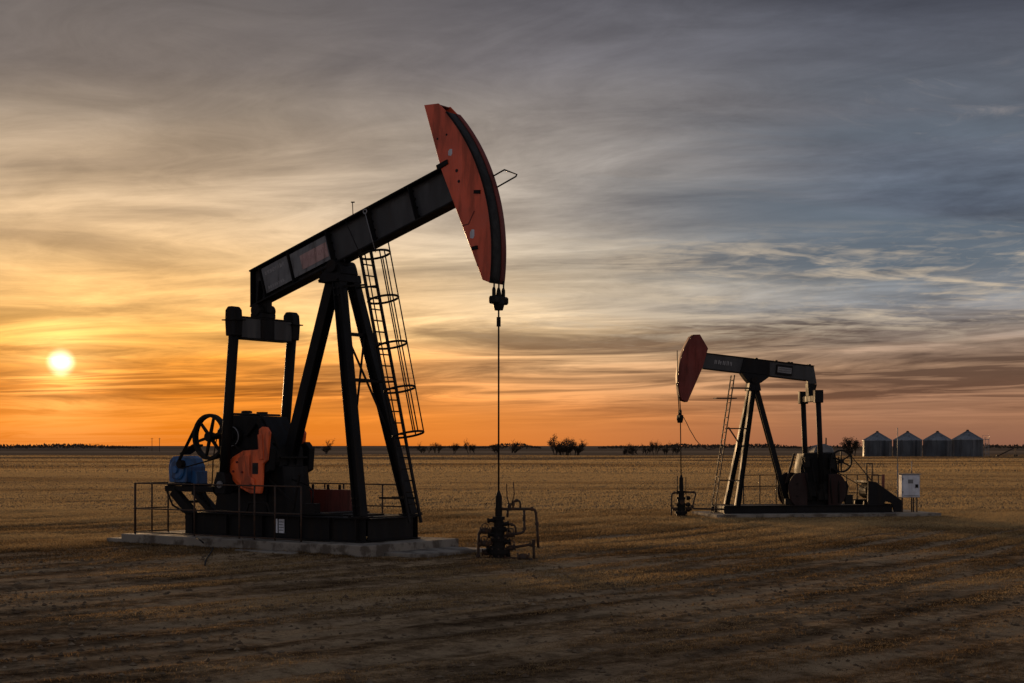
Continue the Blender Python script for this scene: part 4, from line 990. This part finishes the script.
# ------------------------------------------------------------------ grain silos
def silo(x, y, r, label, tall=5.2):
    z0 = float(gz(x, y))-.15
    t = thing('grain_silo', label, 'silo', (x, y, z0), rng.uniform(0, 1), (0, 0, 0), 'grain silos on the right')
    eh = tall; prof = []
    n = int(eh/.11)
    for k in range(n+1): prof.append((eh*k/n, r+(.022 if k % 2 else 0)))
    mb = MB().lathe((0, 0, 0), (0, 0, 1), prof, 48, False); mb.build('wall', 'silo_wall', t)
    MB().lathe((0, 0, -.1), (0, 0, 1), [(0, r+.2), (.25, r+.2), (.25, r+.02)], 40).build('footing', 'concrete', t)
    rh = r*.56
    rf = MB().lathe((0, 0, eh+.002), (0, 0, 1), [(-.08, r+.13), (.0, r+.12), (rh*.97, .42), (rh, .4)], 40).build('roof', 'galvanised', t)
    for k in range(24):
        a = 2*math.pi*k/24; c, s_ = math.cos(a), math.sin(a)
        MB().beam((c*(r+.1), s_*(r+.1), eh+.05), (c*.42, s_*.42, eh+rh+.03), .07, .07).build('rib', 'galvanised', rf)
    MB().lathe((0, 0, eh+rh), (0, 0, 1), [(0, .42), (.28, .42), (.30, .5), (.45, .1)], 18).build('cap', 'rust_steel', rf)
    for k in range(16):
        a = 2*math.pi*(k+.5)/16; c, s_ = math.cos(a)*(r+.045), math.sin(a)*(r+.045)
        MB().beam((c, s_, .12), (c, s_, eh-.02), .09, .05, (math.cos(a), math.sin(a), 0)).build('stiffener', 'silo_wall', t)
    a = -2.0
    lo = None
    for da in (-.05, .05):
        q = MB().beam((math.cos(a+da)*(r+.2), math.sin(a+da)*(r+.2), .3), (math.cos(a+da)*(r+.2), math.sin(a+da)*(r+.2), eh+.5), .05, .05, (1, 0, 0)).build('ladder_rail' if lo else 'ladder', 'galvanised', lo or t); lo = lo or q
    for k in range(16):
        z = .5+k*.31
        MB().beam((math.cos(a-.05)*(r+.2), math.sin(a-.05)*(r+.2), z), (math.cos(a+.05)*(r+.2), math.sin(a+.05)*(r+.2), z), .03, .03).build('rung', 'galvanised', lo)
    return t
def px2w(px, Y): return (px-512)/FPX*Y
for px, Y, hw, lab in ((877.3, 462, 14.2, 'grain silo at the left end of the row, beside the round tree'), (907.6, 452, 14.0, 'grain silo second from the left in the row'),
                       (937.5, 442, 14.0, 'grain silo second from the right in the row'), (967.6, 430, 15.0, 'grain silo at the right end of the row')):
    silo(px2w(px, Y), Y, hw/FPX*Y, lab, 5.2 if px < 930 else 5.05)
def ladder_tower():
    Y = 426; x = px2w(987, Y); z0 = float(gz(x, Y))-.1
    t = thing('ladder_tower', 'slim steel access tower at the right end of the silos', 'tower', (x, Y, z0))
    for a in (-.45, .45):
        for b in (-.45, .45): MB().beam((a, b, 0), (a, b, 5.6), .09, .09, (1, 0, 0)).build('post', 'galvanised', t)
    for z in (.9, 1.9, 2.9, 3.9, 4.9):
        for b in (-.45, .45): MB().beam((-.45, b, z), (.45, b, z), .07, .07).build('cross_bar', 'galvanised', t)
        for a in (-.45, .45): MB().beam((a, -.45, z), (a, .45, z), .07, .07).build('cross_bar', 'galvanised', t)
    MB().box((-1.5, -.5, 4.95), (.5, .5, 5.02)).build('platform', 'galvanised', t)
    for a in (-1.45, .45): MB().beam((a, -.45, 5.02), (a, -.45, 6.1), .06, .06, (1, 0, 0)).build('rail_post', 'galvanised', t)
    MB().beam((-1.45, -.45, 6.05), (.45, -.45, 6.05), .06, .06).build('rail', 'galvanised', t)
ladder_tower()
def auger():
    Y = 428; x = px2w(1008, Y); z0 = float(gz(x, Y))-.05
    t = thing('grain_auger', 'slanting grain auger standing in the field beyond the silos', 'auger', (x, Y, z0))
    MB().tube([(-2.8, 0, .25), (2.3, 0, 2.75)], .17, 10).build('auger_tube', 'rust_steel', t)
    MB().box((-3.3, -.4, .0), (-2.6, .4, .5)).build('hopper', 'rust_steel', t, .03)
    for v in (-.7, .7): MB().beam((2.1, v*.3, 2.6), (2.2, v, .35), .1, .1, (1, 0, 0)).build('leg', 'rust_steel', t)
    for v in (-.7, .7): MB().lathe((2.2, v-.08, .33), (0, 1, 0), [(0, .12), (0, .33), (.16, .33), (.16, .12)], 16).build('wheel', 'rubber', t)
    MB().tube([(2.3, 0, 2.75), (2.6, 0, 2.7), (2.65, 0, 2.2)], .15, 8).build('spout', 'rust_steel', t)
    MB().beam((2.2, -.7, .33), (2.2, .7, .33), .08, .08).build('axle', 'rust_steel', t)
auger()

# ------------------------------------------------------------------ trees on the skyline
def tree_mesh(seed, h, w, leafy=.0):
    rr = random.Random(seed); tm = MB(); cm = MB()
    def grow(p, d, L, r, depth):
        q = p+d*L; mid = p+d*L*.5+Vector((rr.uniform(-.08, .08), rr.uniform(-.08, .08), 0))*L
        (tm if depth < 2 else cm).tube([p, mid, q], [r, r*.8, r*.62], 5 if depth < 2 else 3)
        if depth >= 4: return
        for k in range((2, 3)[rr.random() > .4] if depth else 5):
            a = rr.uniform(0, 2*math.pi); sp = rr.uniform(.3, .95)
            nd = d+Vector((math.cos(a), math.sin(a), rr.uniform(-.15, .3)))*sp
            grow(p+d*L*rr.uniform(.35, 1.0), nd.normalized(), L*rr.uniform(.62, .9), r*.6, depth+1)
    for s_ in range(4):
        grow(Vector((rr.uniform(-.22, .22)*w, rr.uniform(-.15, .15)*w, -.15)), Vector((rr.uniform(-.6, .6), rr.uniform(-.5, .5), .8)).normalized(), h*rr.uniform(.12, .24), h*.022, 0)
    z = sorted(v[2] for v in cm.v); x = sorted(abs(v[0]) for v in cm.v)
    kz, kx = h/z[int(len(z)*.985)], (w/2)/x[int(len(x)*.93)]
    for mb in (tm, cm): mb.v = [(a*kx, b*kx, c*kz if c > 0 else c) for a, b, c in mb.v]
    pts = [Vector(v) for v in cm.v]; n = int(700+1100*leafy)
    for k in range(n):                     # twig and dead leaf clumps along the branches
        p = rr.choice(pts)+Vector((rr.gauss(0, 1), rr.gauss(0, 1), rr.gauss(0, .8)))*h*.04
        if p.z < .05: continue
        a = Vector((rr.uniform(-1, 1), rr.uniform(-1, 1), rr.uniform(-.4, 1))).normalized()*h*rr.uniform(.03, .08)
        b = Vector((rr.uniform(-1, 1), rr.uniform(-1, 1), rr.uniform(-1, 1))).normalized()*h*(.015+.045*min(leafy, 1))
        cm.add([p, p+a, p+a*.5+b], [(0, 1, 2)])
    return tm, cm
def tree(px, Y, h, w, label, seed, leafy=.3, group='trees on the skyline'):
    x = px2w(px, Y); z0 = float(gz(x, Y))
    t = thing('bare_tree', label, 'tree', (x, Y, z0), 0, (0, 0, 0), group)
    tm, cm = tree_mesh(seed, h, w, leafy)
    tm.build('trunk', 'bark', t); cm.build('crown', 'twig', t)
T = [(852.5, 450, 5.4, 4.0, 'rounded leafy tree left of the grain silos', 3, 1.8),
     (556, 520, 4.6, 4.4, 'tallest tree at the left of the middle clump on the skyline', 11, .85), (563, 522, 4.2, 4.2, 'second tree from the left in the middle clump on the skyline', 12, .85),
     (571, 524, 4.0, 4.2, 'second tree from the right in the middle clump on the skyline', 13, .85), (579, 521, 3.6, 3.6, 'tree at the right end of the middle clump on the skyline', 14, .85),
     (625, 560, 2.9, 3.2, 'small bush at the left end of the row left of the small wellhead', 15, .8), (634, 562, 2.6, 3.4, 'low bush second in the row left of the small wellhead', 16, .6),
     (646, 565, 2.7, 3.6, 'bare bush in the middle of the row left of the small wellhead', 17, .4), (655, 566, 3.6, 3.6, 'tallest tree in the row left of the small wellhead', 18, .4),
     (664, 563, 3.1, 3.8, 'tree just left of the small wellhead rod on the skyline', 19, .5), (674, 566, 3.1, 4.0, 'tree nearest the small wellhead rod on the skyline', 20, .5),
     (306, 640, 3.4, 3.4, 'small bush on the skyline just right of the orange counterweight', 21, .6), (322, 640, 4.2, 6.2, 'broad bush on the skyline between the samson post legs', 22, .6),
     (424, 640, 3.0, 5.5, 'low wide bush on the skyline right of the caged ladder', 23, .6), (438, 645, 3.2, 4.2, 'rounded bush on the skyline right of the caged ladder', 24, .6),
     (455, 640, 3.2, 2.6, 'narrow bush on the skyline left of the polished rod', 25, .6), (472, 640, 3.8, 5.4, 'round dense bush on the skyline nearest the polished rod', 26, .7),
     (495, 660, 2.9, 3.0, 'tiny bush on the skyline behind the polished rod', 27, .6), (517, 700, 4.0, 4.8, 'flat topped bare tree on the skyline right of the large wellhead', 28, .1)]
for a in T: tree(a[0], a[1], a[2]*(1.0 if a[0] > 800 else 1.34), a[3]*1.08, a[4], a[5], a[6])
for px, Y, lab in ((152, 900, 'left of two thin poles on the horizon by the blue motor'), (159.5, 900, 'right of two thin poles on the horizon by the blue motor')):
    x = px2w(px, Y); t = thing('utility_pole', lab, 'pole', (x, Y, float(gz(x, Y))), 0, (0, 0, 0), 'utility poles on the horizon')
    MB().tube([(0, 0, -.5), (0, 0, 8.2)], .16, 8).build('pole', 'wood_pole', t); MB().beam((-.9, 0, 7.6), (.9, 0, 7.6), .14, .14).build('crossarm', 'wood_pole', t)

def far_wood():
    # scrub along the far rise that reads as one dark mass
    n = 26000; x = rng.uniform(-1500, 1500, n); y = 1330+rng.uniform(0, 120, n)+120*np.sin(x/700)
    d = fbm(x/60, x*0+.7, 4, 71); k = d > .40; x, y, d = x[k], y[k], d[k]; n = len(x)
    top = np.clip((d-.38)*14, .4, 4.2); z = .6+rng.uniform(0, 1, n)**.7*top+1.2
    s_ = rng.uniform(.5, 1.3, n); a = rng.uniform(0, 2*np.pi, n)
    v = np.empty((n, 3, 3), np.float32)
    v[:, 0] = np.stack([x-np.cos(a)*s_, y-np.sin(a)*s_, z-s_*.5], 1); v[:, 1] = np.stack([x+np.cos(a)*s_, y+np.sin(a)*s_, z-s_*.4], 1); v[:, 2] = np.stack([x, y, z+s_], 1)
    me = bpy.data.meshes.new('far_wood'); me.from_pydata(v.reshape(-1, 3).tolist(), [], np.arange(n*3).reshape(-1, 3).tolist()); me.materials.append(MATS['twig'])
    o = bpy.data.objects.new('far_wood', me); COL.objects.link(o); o['kind'] = 'stuff'; o['label'] = 'dark far scrub along the horizon'
far_wood()

def loose_cable():
    pts = []
    for px, py, lift in ((196, 538.5, .30), (201, 541.5, .29), (205, 545, .06), (209, 548.5, .03), (213, 549.5, .03), (211, 554, .02), (206, 560, .02), (205, 566, .015)):
        Y = (CH-lift+.02)*FPX/(py-447); x = (px-512)/FPX*Y; pts.append((x, Y, max(lift, float(gz(x, Y))+.02)))
    b = pts[-1]
    solo('loose_cable', MB().tube(pts, .022, 6), 'rubber', 'thin black cable trailing off the large pad onto the ground', 'cable', loc=(b[0], b[1], b[2]))
loose_cable()
